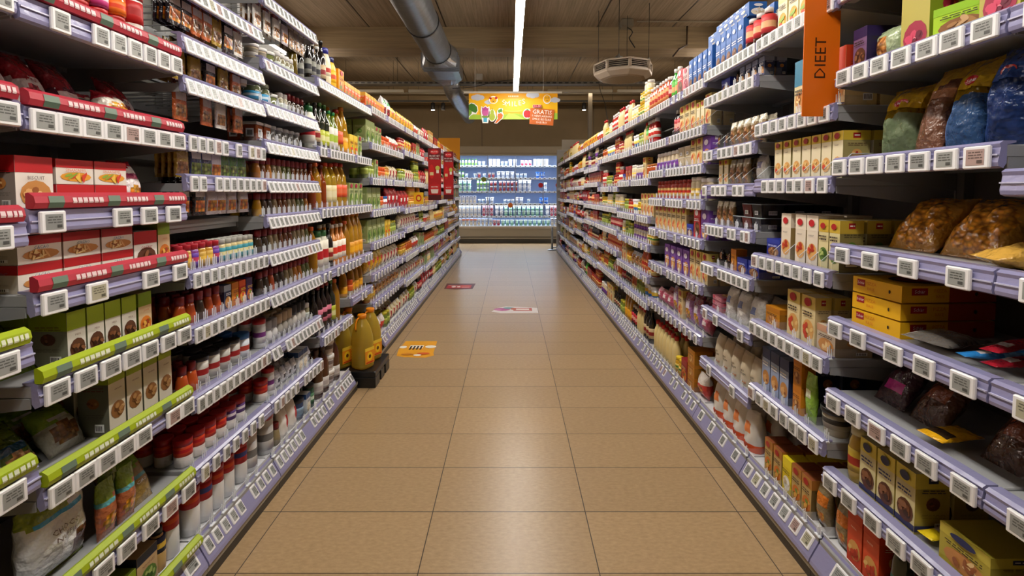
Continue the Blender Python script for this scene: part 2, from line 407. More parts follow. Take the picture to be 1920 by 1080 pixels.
def sachet(w, h, base, top=None, pal='herb', label=None, t=.012, seed=0, mat='film'):
    mb = pillow(w, h, t, bagfn(base, top, .72, pc=(0, .25), pr=(.75, .18), label=label, lc=(0, .58, .6, .1), pal=pal, seed=seed), 6, 10, seed, True, mat)
    return [('sachet', mb)]
def breadpack(w, h, t, film, body, top=None, n=4, seed=0, logo='b01818', dots='8a5a38', label=None):
    """transparent pack with rolls or loaves inside and a printed upper part"""
    rng = random.Random(seed)
    outer = pillow(w, h, t, bagfn(film, top, .55, label=label, lc=(0, .2, .35, .1), bot=film), 12, 16, seed, True, 'film' if body is None else 'shrink', False, .16)
    if body is None: 
        f = Face(outer, (t * .5, -w / 2, 0), (0, 1, 0), (0, 0, 1), w, h, 'film'); f.ell(.5, .72, .16, .06, logo); return [('bag', outer)]
    inner = MB()
    for k in range(n):
        zc = h * (.2 + .42 * k / max(1, n - 1)); inner.lathe([(t * .1, zc - h * .075, dots), (t * .26, zc - h * .05, body), (t * .3, zc, mul(body, 1.1)), (t * .26, zc + h * .05, body), (t * .1, zc + h * .07, body)], 12, 'card', sx=.9, sy=w / t * .95)
    pr = MB(); pz = [(z, tt) for z, tt in ((.62, .8), (.72, .72), (.82, .55), (.92, .3), (.98, .12))]
    tp = pillow(w * 1.01, h * 1.005, t * 1.04, bagfn(top or film, top), 12, 16, seed, True, 'film', False, .16)
    keep = MB(); n0 = 0
    for q, c, m_, s_ in zip(tp.f, tp.c, tp.m, tp.s):
        if min(tp.v[i][2] for i in q) > h * .6:
            n0 = len(keep.v); keep.v += [tp.v[i] for i in q]; keep.face(range(n0, n0 + len(q)), c, m_, s_)
    f = Face(keep, (t * .43, -w / 2, 0), (0, 1, 0), (0, 0, 1), w, h, 'film'); f.ell(.5, .72, .17, .055, logo); f.text('Schär', .5, .72, h * .05, 'ffffff', 0, w * .24)
    return [('bag', outer), ('bread', inner), ('printed_top', keep)]
def traypack(w, d, h, body, lid='e8e8e8', label=None, fill=None):
    mb = MB(); k = .86
    n = len(mb.v)
    for z, s_ in ((0, k), (h, 1.0)):
        mb.v += [(-d / 2 * s_, -w / 2 * s_, z), (d / 2 * s_, -w / 2 * s_, z), (d / 2 * s_, w / 2 * s_, z), (-d / 2 * s_, w / 2 * s_, z)]
    for i in range(4): j = (i + 1) % 4; mb.face((n + i, n + j, n + 4 + j, n + 4 + i), body, 'gloss')
    mb.face((n + 3, n + 2, n + 1, n), body, 'gloss')
    l = MB(); l.cbox((-d / 2 * 1.03, -w / 2 * 1.03, h * .96), (d / 2 * 1.03, w / 2 * 1.03, h * 1.04), lid, 'gloss', .002)
    L = MB()
    for f in (Face(L, (d / 2 * .95, -w / 2 * .9, 0), (0, 1, 0), (.05, 0, 1), w * .9, h), Face(L, (-d / 2 * .9, -w / 2 * .955, 0), (1, 0, 0), (0, -.05, 1), d * .9, h), Face(L, (d / 2 * .9, w / 2 * .955, 0), (-1, 0, 0), (0, .05, 1), d * .9, h)):
        f.rect(.3, .2, .7, .5, label or 'e8e8e8'); [f.rect(.34 + q * .05, .25, .365 + q * .05, .45, '202020') for q in range(7)]
    return [('tray', mb), ('lid', l), ('label', L)]
def grinder(r, h, glass='7a7468', cap='e8e8e8', cont='8a7a60'):
    b = MB(); c = MB(); b.lathe([(r, 0, cont), (r, h * .42, cont), (r * .7, h * .56, glass), (r * .62, h * .6, glass)], 14, 'gloss'); c.lathe([(r * .8, h * .58, cap), (r * .9, h * .7, cap), (r * .9, h * .97, cap), (r * .8, h, cap)], 14, 'plastic')
    return [('jar', b), ('grinder_head', c)]
def jug(r, h, liq='e8d058', cap='e88a10', label='e8941c'):
    b = MB(); c = MB()
    pr = [(.8, 0), (.96, .02), (.98, .045)] + [((.93 if i % 2 else .99), .065 + .026 * i) for i in range(14)] + [(.99, .45), (.97, .52), (.9, .62), (.76, .73), (.56, .83), (.38, .9), (.34, .92), (.34, .94)]
    b.lathe([(r * a, h * z, liq) for a, z in pr], 24, 'oilglass', pw=3.0)
    c.lathe([(r * .42, h * .925, cap), (r * .46, h * .985, cap), (r * .4, h, cap)], 16, 'plastic')
    hd = MB(); hd.tube([(0, -r * .3, h * .95), (0, -r * .62, h * .93), (0, -r * .85, h * .86), (0, -r * .88, h * .76), (0, -r * .7, h * .68)], r * .09, cap, 'plastic')
    l = MB(); f = Face(l, (r * 1.015, -r * .62, h * .1), (0, 1, 0), (0, 0, 1), r * 1.24, h * .3); f.rect(0, 0, 1, 1, label); f.rect(0, .8, 1, 1, 'f4d040'); f.ell(.5, .45, .3, .28, 'f4c828'); f.ell(.5, .45, .13, .12, '5a3010'); f.rect(.1, .05, .9, .12, 'c83018')
    return [('bottle', b), ('cap', c), ('handle', hd), ('label', l)]
def netbag(r, h, col):
    return bag(r * 2, h, r * 1.5, col, 10, 12, wr=.25)
def bar(w, l, t, col, col2):
    mb = pillow(w, l, t, bagfn(col, col2, .6, label='d8d0d0', lc=(0, .35, .7, .1)), 6, 12, 3, True, 'film'); return [('wrapper', mb)]
def peanutbag(**k): pass

K = {}
def prod(key, name, look, cat, w, fn, d=None, tilt=0, lie=0, rz=0, dx=0):
    K[key] = dict(name=name, look=look, cat=cat, w=w, fn=fn, d=d or w, tilt=tilt, lie=lie, rz=rz, dx=dx, c=None)
# --- baby food bay (left, nearest)
prod('bj1', 'baby_food_jar', 'red-lidded jar with red label', 'jar', .052, lambda: jar(.026, .068, 'b06030', 'b01c1c', 'd02828', lab=(.1, .75), lab2='f0e0d0'))
prod('bj2', 'baby_food_jar', 'red-lidded jar of orange puree', 'jar', .052, lambda: jar(.026, .068, 'e06818', 'b01c1c', 'f07820', lab=(.1, .7), lab2='e04010'))
prod('bj3', 'baby_food_jar', 'red-lidded jar with pink label', 'jar', .052, lambda: jar(.026, .068, 'a04070', 'c02020', 'd84890', lab=(.1, .7), lab2='f0d0e0'))
prod('btall', 'baby_food_jar', 'tall white and red canister', 'jar', .062, lambda: jar(.03, .15, 'e0d8d0', '901818', 'b82020', shape='can', lab=(.5, .95), lidh=.1))
prod('bgold', 'food_pouch', 'gold upright pouch', 'pouch', .07, lambda: bag(.066, .15, .03, '9a7a28', 8, 10, top='c8a840', toph=.6, label='e0c860'), d=.04)
prod('bpr', 'snack_pouch', 'dark red and silver leaning pouch', 'pouch', .085, lambda: bag(.082, .17, .05, 'c8b8b8', top='8a1420', toph=.55, pal='berry', pc=(0, .3), pr=(.6, .14), title='MINI', tcol='8a1420', tpos=.5), d=.07, tilt=-.5, dx=-.03)
prod('bpk', 'snack_pouch', 'dark purple leaning pouch', 'pouch', .085, lambda: bag(.082, .17, .05, '50182a', top='7a1420', toph=.5, label='d8c0c0', lc=(0, .3, .7, .14)), d=.07, tilt=-.5, dx=-.03)
prod('bcl', 'snack_bag', 'clear bag of yellow snacks', 'bag', .09, lambda: bag(.088, .1, .06, 'd8cfc0', mat='film', pal='fruit', pc=(0, .4), pr=(.7, .25), top='b02030', toph=.78), d=.07, tilt=-.35)
prod('bwht', 'snack_bag', 'white and pink puffy bag', 'bag', .085, lambda: bag(.082, .13, .055, 'efe6e6', top='b01c30', toph=.82, label='d05080', lc=(0, .62, .6, .07), pal='fruit', pc=(.2, .28), pr=(.5, .16), title='NIBB', tcol='8a2a6a', tpos=.66), d=.06, tilt=-.25)
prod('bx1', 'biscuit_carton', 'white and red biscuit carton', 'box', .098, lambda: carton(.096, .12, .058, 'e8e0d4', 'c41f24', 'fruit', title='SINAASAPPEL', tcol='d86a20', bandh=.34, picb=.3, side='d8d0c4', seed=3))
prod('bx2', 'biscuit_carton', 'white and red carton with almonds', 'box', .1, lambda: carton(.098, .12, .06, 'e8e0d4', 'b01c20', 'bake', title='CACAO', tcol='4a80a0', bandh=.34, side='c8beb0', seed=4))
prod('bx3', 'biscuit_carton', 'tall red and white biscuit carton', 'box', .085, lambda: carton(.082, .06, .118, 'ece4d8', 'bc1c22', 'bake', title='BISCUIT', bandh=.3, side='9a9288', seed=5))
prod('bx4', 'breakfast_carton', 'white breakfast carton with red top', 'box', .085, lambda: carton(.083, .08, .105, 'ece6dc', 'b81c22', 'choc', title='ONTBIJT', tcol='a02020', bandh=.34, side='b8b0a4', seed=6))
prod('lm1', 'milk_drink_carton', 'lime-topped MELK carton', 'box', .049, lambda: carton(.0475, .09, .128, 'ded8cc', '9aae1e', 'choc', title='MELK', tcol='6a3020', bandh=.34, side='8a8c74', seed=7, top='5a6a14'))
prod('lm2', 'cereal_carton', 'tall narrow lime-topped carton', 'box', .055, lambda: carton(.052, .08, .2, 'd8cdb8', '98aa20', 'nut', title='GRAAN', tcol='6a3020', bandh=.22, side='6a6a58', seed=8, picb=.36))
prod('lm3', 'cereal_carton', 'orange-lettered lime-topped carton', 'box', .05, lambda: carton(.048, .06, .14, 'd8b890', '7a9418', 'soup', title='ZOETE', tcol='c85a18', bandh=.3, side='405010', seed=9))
prod('lmb', 'snack_bag', 'green-labelled clear bag of crisps', 'bag', .1, lambda: bag(.098, .12, .06, 'b8b4a4', 12, 14, mat='film', pal='nut', pc=(0, .35), pr=(.7, .22), top='7f9a22', toph=.62, label='d8d2c4', lc=(0, .68, .5, .06)), d=.08, tilt=-.6, dx=-.02)
prod('dkb', 'snack_bag', 'dark green snack bag', 'bag', .1, lambda: bag(.1, .13, .05, '4a5a14', 12, 14, top='6a7a1c', toph=.6, label='1a4a6a', lc=(0, .42, .6, .07), pal='bake', pc=(.1, .2), pr=(.7, .13)), d=.08, tilt=-.7, dx=-.03)
prod('cnuf', 'snack_bag', 'white CHOCO bag with brown lettering', 'bag', .17, lambda: bag(.16, .19, .08, 'dcdcdc', 16, 20, top='8a9a20', toph=.8, label='3aa0d0', lc=(0, .76, .7, .035), title='CHOCO|NUFFIE', tcol='4a2a1a', tpos=.6, pal='choc', pc=(.55, .25), pr=(.3, .2)), d=.09)
prod('gpch', 'smoothie_pouch', 'green and orange spouted pouch', 'pouch', .06, lambda: bag(.058, .15, .035, 'b0603a', 8, 12, top='7a9820', toph=.68, label='58b0c0', lc=(0, .6, .9, .05), pal='fruit', pc=(0, .3), pr=(.7, .14)), d=.05)
prod('ojc', 'snack_bag', 'orange carrot snack bag', 'bag', .08, lambda: bag(.078, .14, .05, '9a7a3a', 10, 14, top='7a9820', toph=.72, label='60b0c0', lc=(0, .55, .8, .05), title='CARO', tcol='f0e0d0', tpos=.42), d=.06, tilt=-.4)
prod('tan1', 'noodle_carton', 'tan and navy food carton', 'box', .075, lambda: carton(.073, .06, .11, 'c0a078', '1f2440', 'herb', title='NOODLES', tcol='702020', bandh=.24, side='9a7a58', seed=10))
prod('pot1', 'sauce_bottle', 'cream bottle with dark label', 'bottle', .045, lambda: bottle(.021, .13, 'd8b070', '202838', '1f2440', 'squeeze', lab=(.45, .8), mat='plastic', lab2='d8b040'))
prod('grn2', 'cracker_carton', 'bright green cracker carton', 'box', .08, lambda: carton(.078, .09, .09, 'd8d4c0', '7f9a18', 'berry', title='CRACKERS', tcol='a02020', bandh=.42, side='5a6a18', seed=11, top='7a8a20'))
# --- herb and spice bays
for i, (c, nm) in enumerate([('6a3a1a', 'brown'), ('a86a20', 'ochre'), ('5a6030', 'olive green'), ('b04a1c', 'paprika red'), ('8a7a58', 'beige'), ('3a2c20', 'dark brown'), ('c09018', 'yellow')]):
    prod('sp%d' % i, 'spice_jar', 'red-capped jar of %s spice' % nm, 'jar', .0425, (lambda c=c: jar(.0195, .098, c, '7c0f16', None, 'spice', 12, .26, mat='gloss')))
for i, (b, t, p, nm) in enumerate([('1c1820', '0c0c10', 'soup', 'black'), ('b8b0b8', '3a2a3a', 'soup', 'white and plum'), ('3a6a24', '5a8a30', 'herb', 'green'), ('28345a', '1a2038', 'herb', 'dark blue'), ('a8862a', '5a4410', 'nut', 'gold'), ('b85a28', '6a2c14', 'nut', 'orange brown'), ('c8c0c8', 'b8c0e0', 'soup', 'pale blue'), ('7a6a58', 'c8b8a0', 'nut', 'beige'), ('e0dcd4', '8a2020', 'nut', 'white and red')]):
    prod('sa%d' % i, 'spice_sachet', nm + ' spice sachet', 'sachet', .05, (lambda b=b, t=t, p=p, i=i: sachet(.075, .125, b, t, p, label='d8d0d0' if i in (0, 3, 5) else None, seed=i)))
prod('wt', 'spice_tub', 'white-lidded round spice tub', 'tub', .062, lambda: jar(.029, .062, 'b8a890', 'dedcd8', 'e0dcd0', 'tub', 14, .16, lab=(.2, .8), lab2='6a6050'))
prod('gt', 'spice_tub', 'white-lidded tub of green herbs', 'tub', .062, lambda: jar(.029, .066, '6a7040', 'd8d6d0', None, 'tub', 14, .16))
prod('shk', 'spice_shaker', 'white-capped clear spice shaker', 'jar', .04, lambda: jar(.0185, .085, '8a8468', 'e4e2de', 'c8d0c8', 'jar', 12, .22, lab=(.2, .6)))
prod('bluj', 'herb_jar', 'green-lidded jar with blue label', 'jar', .07, lambda: jar(.033, .095, '50583a', '8a927a', '2a90c0', 'jar', 16, .16, lab=(.2, .62), lab2='d8e8f0'))
prod('sqb', 'spice_pot', 'square pot of reddish spice', 'pot', .062, lambda: squarejar(.06, .08, '7a3418', 'b8b0a8', 'd8d8d8'))
prod('frp', 'spice_pot', 'frosted empty-looking spice pot', 'pot', .055, lambda: jar(.026, .08, '70706c', '98989a', None, 'tub', 14, .14))
prod('gift', 'spice_shaker', 'red-topped gift shaker of seasoning', 'jar', .034, lambda: jar(.016, .085, 'c09030', 'a81c2c', 'c8a040', 'jar', 12, .2, lab=(.1, .8), lab2='e8c050'))
prod('gift2', 'spice_shaker', 'red-topped shaker with purple label', 'jar', .034, lambda: jar(.016, .085, '804090', 'a81c2c', '5a2a9a', 'jar', 12, .2, lab=(.1, .8), lab2='c04060'))
prod('gift3', 'spice_shaker', 'teal striped seasoning shaker', 'jar', .034, lambda: jar(.016, .085, 'd8c890', 'b0b0a8', '2a8a98', 'jar', 12, .2, lab=(.1, .8), lab2='e0d8a0'))
prod('stk1', 'stock_carton', 'purple spice carton', 'box', .045, lambda: carton(.043, .04, .09, '4a2a6a', '3a2050', 'soup', seed=12, tcol='e0c040'))
prod('stk2', 'stock_carton', 'orange spice carton', 'box', .045, lambda: carton(.043, .04, .09, 'd88a20', 'c06a18', 'soup', seed=13, tcol='5a1010'))
prod('stk3', 'stock_carton', 'red spice carton', 'box', .045, lambda: carton(.043, .04, .09, 'b82a1c', 'd8501c', 'fruit', seed=14, tcol='f0e040'))
prod('stk4', 'stock_carton', 'navy and white spice carton', 'box', .045, lambda: carton(.043, .04, .09, '303a5a', '98a0b0', 'bake', seed=15, tcol='f0f0f0'))
prod('tinb', 'seasoning_tin', 'black-lidded tin with red and white label', 'tin', .06, lambda: jar(.028, .095, 'd8d4cc', '26262a', 'c8c4bc', 'can', 16, .12, lab=(.1, .9), lab2='9a2020'))
prod('tinbl', 'seasoning_tin', 'blue-lidded white tin', 'tin', .062, lambda: jar(.029, .1, 'e0e4e8', '1f66b0', 'dce4ec', 'can', 16, .2, lab=(.1, .9), lab2='b04030'))
prod('tinw', 'sprinkle_tin', 'red-capped white tin with purple label', 'tin', .055, lambda: jar(.025, .12, 'dcdcdc', 'b0161c', 'dcdcdc', 'can', 16, .14, lab=(.2, .85), lab2='70307a'))
prod('ctub', 'glace_tub', 'red-capped tub with orange band', 'tub', .058, lambda: jar(.027, .09, 'dcd4cc', 'a8121c', 'd0401c', 'can', 16, .22, lab=(.52, .98), lab2='b81820'))
prod('ctubp', 'glace_tub', 'red-capped tub with purple band', 'tub', .058, lambda: jar(.027, .09, 'd8d4d0', 'a8121c', '5a3a7a', 'can', 16, .22, lab=(.5, .98), lab2='d8d0d8'))
prod('cyl', 'sugar_canister', 'tall white canister with red top', 'canister', .062, lambda: jar(.029, .155, 'dcdcdc', 'a40f16', 'b81c20', 'can', 18, .1, lab=(.66, .98), lab2='d04a20'))
prod('cylb', 'sugar_canister', 'tall white canister with red and blue bands', 'canister', .062, lambda: jar(.029, .155, 'dcdcdc', 'a40f16', 'b02024', 'can', 18, .1, lab=(.55, .98), lab2='30408a'))
prod('cylt', 'sugar_canister', 'red-topped canister with barcode side', 'canister', .075, lambda: jar(.034, .165, 'd0d0d0', '9a1018', 'd8d8d8', 'can', 18, .1, lab=(.12, .8), lab2='707070'))
prod('grw', 'pepper_grinder', 'pale pepper grinder', 'grinder', .045, lambda: grinder(.021, .105, 'a09a90', 'b8a488', 'a8a49c'))
prod('grk', 'pepper_grinder', 'pepper grinder with black head', 'grinder', .045, lambda: grinder(.021, .11, '9a948a', '24242a', 'c8c4bc'))
prod('grs', 'salt_grinder', 'salt grinder with silver head', 'grinder', .045, lambda: grinder(.021, .1, 'c8c8c8', '9a9a9c', 'd8d8d8'))
prod('slt', 'salt_pouch', 'small white salt pouch', 'pouch', .05, lambda: bag(.048, .085, .04, 'd0d0d4', 8, 10, label='303034', lc=(0, .5, .5, .1), top='a8a8b0', toph=.8))
prod('slc', 'salt_carton', 'small white and blue salt carton', 'box', .05, lambda: carton(.048, .05, .1, 'd8dce0', '2a4a80', 'white', seed=16))
prod('ckb', 'cookie_bag', 'white paper bag with red birds', 'bag', .085, lambda: bag(.083, .13, .06, 'e4e0da', 12, 14, label='b01c1c', lc=(.4, .5, .25, .22), gusset=True, mat='card'), d=.07)
prod('blkc', 'coffee_tin', 'dark blue lidded tin', 'tin', .07, lambda: jar(.033, .1, '2a3a5a', '1c1f30', '8098b0', 'can', 16, .14))
prod('grl', 'tea_tin', 'green lattice-patterned tin', 'tin', .06, lambda: jar(.028, .12, '2a4a38', '3a3a3a', '4a7a58', 'can', 16, .1, lab2='c8d8c8'))
prod('syr', 'syrup_bottle', 'brown syrup bottle with white label', 'bottle', .08, lambda: bottle(.036, .26, '4a2410', '3a1c14', 'd0ccc8', 'flask', 18, (.1, .34), mat='gloss', lab2='b8b0b0'))
prod('wtub', 'honey_tub', 'white tub stacked in a column', 'tub', .08, lambda: jar(.038, .088, 'd8d4d0', 'e8e4e0', 'c8c0c0', 'tub', 18, .18, lab=(.2, .8), lab2='70605a'))
# --- oils
prod('ol1', 'oil_bottle', 'golden oil bottle with orange cap', 'bottle', .072, lambda: bottle(.033, .25, 'cc9420', 'd8601c', None, 'oil', 18))
prod('ol2', 'oil_bottle', 'oil bottle with cream label', 'bottle', .08, lambda: bottle(.037, .26, 'd0ac28', 'c8401c', 'd8cc98', 'oil', 18, (.12, .5), lab2='e0d8b0'))
prod('ol3', 'oil_bottle', 'ribbed oil bottle with orange label', 'bottle', .085, lambda: bottle(.04, .27, 'c89a20', 'a81c1c', 'e0562a', 'oil', 18, (.22, .5), ribs=True, pw=3, lab2='d86a40'))
prod('ol4', 'oil_bottle', 'reddish oil bottle with dark cap', 'bottle', .065, lambda: bottle(.03, .24, 'a84a14', '5a1818', None, 'wine', 18))
prod('ol5', 'oil_bottle', 'tall golden oil bottle with yellow sleeve', 'bottle', .085, lambda: bottle(.04, .3, 'd8a41c', 'c87a18', 'e09a1c', 'oil', 18, (.05, .36), ribs=True, pw=3, lab2='f0b020'))
prod('oliv', 'olive_oil_bottle', 'dark green olive oil bottle', 'bottle', .062, lambda: bottle(.028, .26, '20281a', '3a6a2a', 'b8c030', 'wine', 16, (.1, .42), mat='gloss', lab2='e0e0a0'))
prod('olg', 'olive_oil_bottle', 'green-capped bottle with white label', 'bottle', .065, lambda: bottle(.03, .24, '6a7a20', '1a7a40', 'e0dcd0', 'wine', 16, (.1, .6), mat='gloss', lab2='a8c040'))
prod('vin', 'vinegar_bottle', 'black vinegar bottle', 'bottle', .06, lambda: bottle(.027, .25, '18120e', '0c0c0c', 'c8b088', 'wine', 16, (.15, .45), mat='gloss', lab2='8a2020'))
prod('vinr', 'vinegar_bottle', 'black bottle with pink seal', 'bottle', .06, lambda: bottle(.027, .26, '1c0e0c', '7a1c28', 'd87890', 'wine', 16, (.2, .5), mat='gloss', lab2='301014'))
prod('frd', 'dressing_bottle', 'white dressing bottle with red label', 'bottle', .075, lambda: bottle(.034, .22, 'd8d8c8', '2a6a3a', 'e4e0d0', 'squeeze', 16, (.1, .75), mat='plastic', lab2='b82028'))
prod('frd2', 'dressing_bottle', 'dressing bottle with orange label', 'bottle', .07, lambda: bottle(.032, .24, 'c87a28', 'e8e4dc', 'f0e8d8', 'wine', 16, (.15, .6), mat='gloss', lab2='d83a28'))
prod('whb', 'mayonnaise_bottle', 'white squeeze bottle with blue cap', 'bottle', .08, lambda: bottle(.037, .23, 'e8dcb8', '2a2e8a', 'e8e0c0', 'squeeze', 16, (.3, .6), mat='plastic', capr=.62, lab2='b83020'))
prod('yeb', 'sauce_bottle', 'yellow squeeze bottle with navy cap', 'bottle', .08, lambda: bottle(.037, .2, 'f0b81c', '1c2060', 'f0b81c', 'squeeze', 16, (.25, .6), mat='plastic', capr=.62, lab2='d85020'))
prod('yec', 'bouillon_carton', 'yellow carton with red emblem', 'box', .1, lambda: carton(.095, .08, .15, 'f0a818', 'e89a10', 'soup', logo='b02020', seed=20, tcol='8a3010'))
prod('blb', 'olive_oil_bottle', 'slim black bottle with white cap', 'bottle', .055, lambda: bottle(.025, .26, '14100e', 'd8d8d4', '8a8a80', 'wine', 16, (.12, .5), mat='gloss', capr=.5, lab2='202028'))
prod('olt', 'olive_oil_bottle', 'amber green bottle with gold cap', 'bottle', .075, lambda: bottle(.034, .26, '5a4a10', 'a8b040', None, 'flask', 16, mat='gloss'))
prod('jugo', 'oil_jug', 'large golden oil jug with orange cap', 'bottle', .14, lambda: jug(.064, .35), d=.14)
# --- mixed bays further along
prod('orc', 'bouillon_carton', 'orange bouillon carton', 'box', .075, lambda: carton(.073, .05, .09, 'e87a1c', 'f0a030', 'soup', seed=21, tcol='7a2010'))
prod('orc2', 'bouillon_carton', 'bright orange packet', 'box', .06, lambda: carton(.058, .05, .1, 'e8601c', 'f0b040', 'soup', seed=22, tcol='fff0d0'))
prod('gnc', 'soup_carton', 'pale green soup carton', 'box', .085, lambda: carton(.083, .07, .15, 'a8b07a', '8e9a54', 'herb', logo='a02040', seed=23, tcol='3a5a20'))
prod('gnc2', 'soup_carton', 'large green soup carton', 'box', .11, lambda: carton(.108, .09, .17, '8c965c', '76844a', 'herb', seed=24, tcol='d8e0b0', stripe='c8d090'))
prod('ojar', 'bouillon_jar', 'orange-lidded jar', 'jar', .05, lambda: jar(.023, .1, 'c8c0a8', 'e0581c', 'e06a28', 'jar', 12, .3, lab=(.4, .95)))
prod('ojar2', 'pickle_jar', 'jar of orange pickles', 'jar', .065, lambda: jar(.03, .11, 'c87820', 'c89018', 'd8b040', 'jar', 12, .14))
prod('rbag', 'crisp_bag', 'red crisp bag', 'bag', .13, lambda: bag(.13, .17, .07, 'b01a24', 8, 10, top='c82a30', label='f0e8e0', lc=(0, .5, .5, .1)), d=.09)
prod('rwb', 'snack_bag', 'red and white snack bag', 'bag', .11, lambda: bag(.11, .13, .07, 'c83a30', 8, 10, top='e8e0d8', toph=.6, pal='soup'), d=.09)
prod('gwb', 'vegetable_crisp_bag', 'white and green snack bag', 'bag', .12, lambda: bag(.12, .18, .07, 'e4e4dc', 8, 12, label='2a9a3a', lc=(0, .72, .7, .08), top='d8d8d8', pal='berry', pc=(-.2, .35)), d=.09)
prod('ywb', 'yellow_snack_bag', 'yellow snack bag', 'bag', .11, lambda: bag(.11, .14, .07, 'e0a820', 8, 10, top='f0d060', pal='fruit', label='c83020'), d=.09)  # generic yellow snack bag, contents invented
prod('crb', 'cream_snack_bag', 'cream and red snack bag', 'bag', .1, lambda: bag(.1, .13, .07, 'e0d4b8', 8, 10, top='c8b890', pal='berry', label='a82020'), d=.09)  # another generic snack bag, filling made up
prod('rjar', 'sauce_jar', 'jar of red sauce', 'jar', .065, lambda: jar(.03, .12, 'a8200c', '8a1a10', 'd8b060', 'jar', 12, .14, lab=(.2, .7), lab2='b82818'))
prod('gjar', 'pickle_jar', 'jar of green pickles', 'jar', .07, lambda: jar(.032, .12, '6a7a28', 'b8b028', 'a8b850', 'jar', 12, .13, lab=(.25, .7)))
prod('yjar', 'mustard_jar', 'jar of yellow mustard', 'jar', .055, lambda: jar(.026, .1, 'c89a18', 'e0c028', 'e8d070', 'jar', 12, .15, lab=(.25, .7), lab2='3a7a30'))
prod('wjar', 'sauce_jar', 'white-lidded cream jar', 'jar', .065, lambda: jar(.03, .13, 'e4d8b4', 'ece8e0', 'e8c048', 'jar', 12, .14, lab=(.2, .6), lab2='e8e0c8'))
prod('rbot', 'ketchup_bottle', 'red sauce bottle', 'bottle', .06, lambda: bottle(.027, .19, 'a81410', 'd8d4d0', 'e0d8c8', 'squeeze', 12, (.25, .6), mat='gloss', capr=.5, lab2='c82a1c'))
prod('obot', 'sauce_bottle', 'orange sauce bottle with white cap', 'bottle', .055, lambda: bottle(.025, .18, 'c8501c', 'e8e4e0', 'e8a060', 'sauce', 12, (.2, .6), mat='gloss', lab2='b83020'))
prod('cbot', 'sauce_bottle', 'tall cream sauce bottle', 'bottle', .06, lambda: bottle(.028, .21, 'e0cc90', 'b81c1c', None, 'sauce', 12, mat='plastic'))
prod('gbot', 'syrup_bottle', 'green bottle with white cap', 'bottle', .06, lambda: bottle(.028, .2, '3a9a30', 'e8e8e4', '5ab040', 'sauce', 12, (.1, .6), mat='gloss', lab2='d8a870'))
prod('bbot', 'syrup_bottle', 'dark bottle with red label', 'bottle', .055, lambda: bottle(.025, .17, '241410', 'd8d4cc', 'b82834', 'sauce', 12, (.2, .65), mat='gloss', lab2='e8b0a0'))
prod('rcar', 'baking_carton', 'red baking carton', 'box', .09, lambda: carton(.088, .06, .16, 'c8303a', 'd8505a', 'choc', logo='f0e8e8', seed=25, tcol='ffffff'))
prod('pcar', 'baking_carton', 'pale pink baking carton', 'box', .09, lambda: carton(.088, .06, .15, 'e8b0b0', 'e8c8c8', 'berry', logo='c83a50', seed=26))
prod('pucar', 'baking_carton', 'purple mix carton', 'box', .1, lambda: carton(.098, .06, .17, '6a3a9a', '7a4aa8', 'bake', logo='e8e0f0', seed=27, tcol='ffffff', bandh=.45))
prod('redp', 'pasta_carton', 'dark red carton', 'box', .09, lambda: carton(.088, .06, .13, '8a1c20', 'a02828', 'soup', seed=28, tcol='e0c080'))
prod('crc', 'baking_carton', 'cream baking carton with red emblem', 'box', .075, lambda: carton(.073, .055, .17, 'e0cc98', 'd8bc60', 'spag', logo='a81c20', seed=29))
prod('yel1', 'pasta_carton', 'yellow carton', 'box', .08, lambda: carton(.078, .06, .14, 'e0b820', 'e8c840', 'fruit', seed=30, tcol='8a2010'))
prod('pnb', 'pasta_bag', 'clear bag of pasta', 'bag', .11, lambda: bag(.108, .12, .07, 'd0a860', 8, 10, top='d8d8d8', pal='bake', pc=(0, .45), pr=(.8, .35), label='c82828'), d=.08)
prod('pkb', 'meringue_bag', 'pink bag', 'bag', .1, lambda: bag(.1, .1, .06, 'b8506a', 8, 10, top='d890a0', label='f0e0e0'), d=.09)
prod('bns', 'bean_tray', 'pale tray', 'tray', .1, lambda: traypack(.095, .09, .06, 'c8b898', 'd8d0c0'))
prod('wtb', 'coffee_creamer_tub', 'white tub with blue label', 'tub', .08, lambda: jar(.037, .12, 'e4e4e4', 'e8e8e8', '3a7ac0', 'tub', 12, .12, lab=(.25, .75), lab2='e8c040'))
prod('ptub', 'chocolate_spread_jar', 'jar with purple label', 'jar', .07, lambda: jar(.032, .12, 'd8c8a8', 'e8e4e0', '5a2a80', 'jar', 12, .16, lab=(.1, .6), lab2='7a3a9a'))
prod('amb', 'honey_jar', 'amber honey jar', 'jar', .07, lambda: jar(.033, .11, 'b04a10', 'b86a20', 'e0c070', 'jar', 12, .12, lab=(.1, .4)))
# --- baking bays (right)
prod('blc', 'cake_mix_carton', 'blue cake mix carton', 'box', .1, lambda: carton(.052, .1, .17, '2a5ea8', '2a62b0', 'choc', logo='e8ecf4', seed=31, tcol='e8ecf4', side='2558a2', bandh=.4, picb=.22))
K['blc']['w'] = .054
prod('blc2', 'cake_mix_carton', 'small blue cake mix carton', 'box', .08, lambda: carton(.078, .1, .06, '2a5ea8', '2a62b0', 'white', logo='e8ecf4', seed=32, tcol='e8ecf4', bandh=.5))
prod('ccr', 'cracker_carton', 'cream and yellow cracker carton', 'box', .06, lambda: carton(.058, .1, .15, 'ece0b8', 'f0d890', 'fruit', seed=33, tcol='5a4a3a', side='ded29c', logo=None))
prod('cyc', 'cracker_carton', 'yellow-green topped carton with red emblem', 'box', .06, lambda: carton(.058, .09, .15, 'ecd8a0', 'd0c050', 'nut', logo='b01c20', seed=34, side='d4cc80', frame='7aa030'))
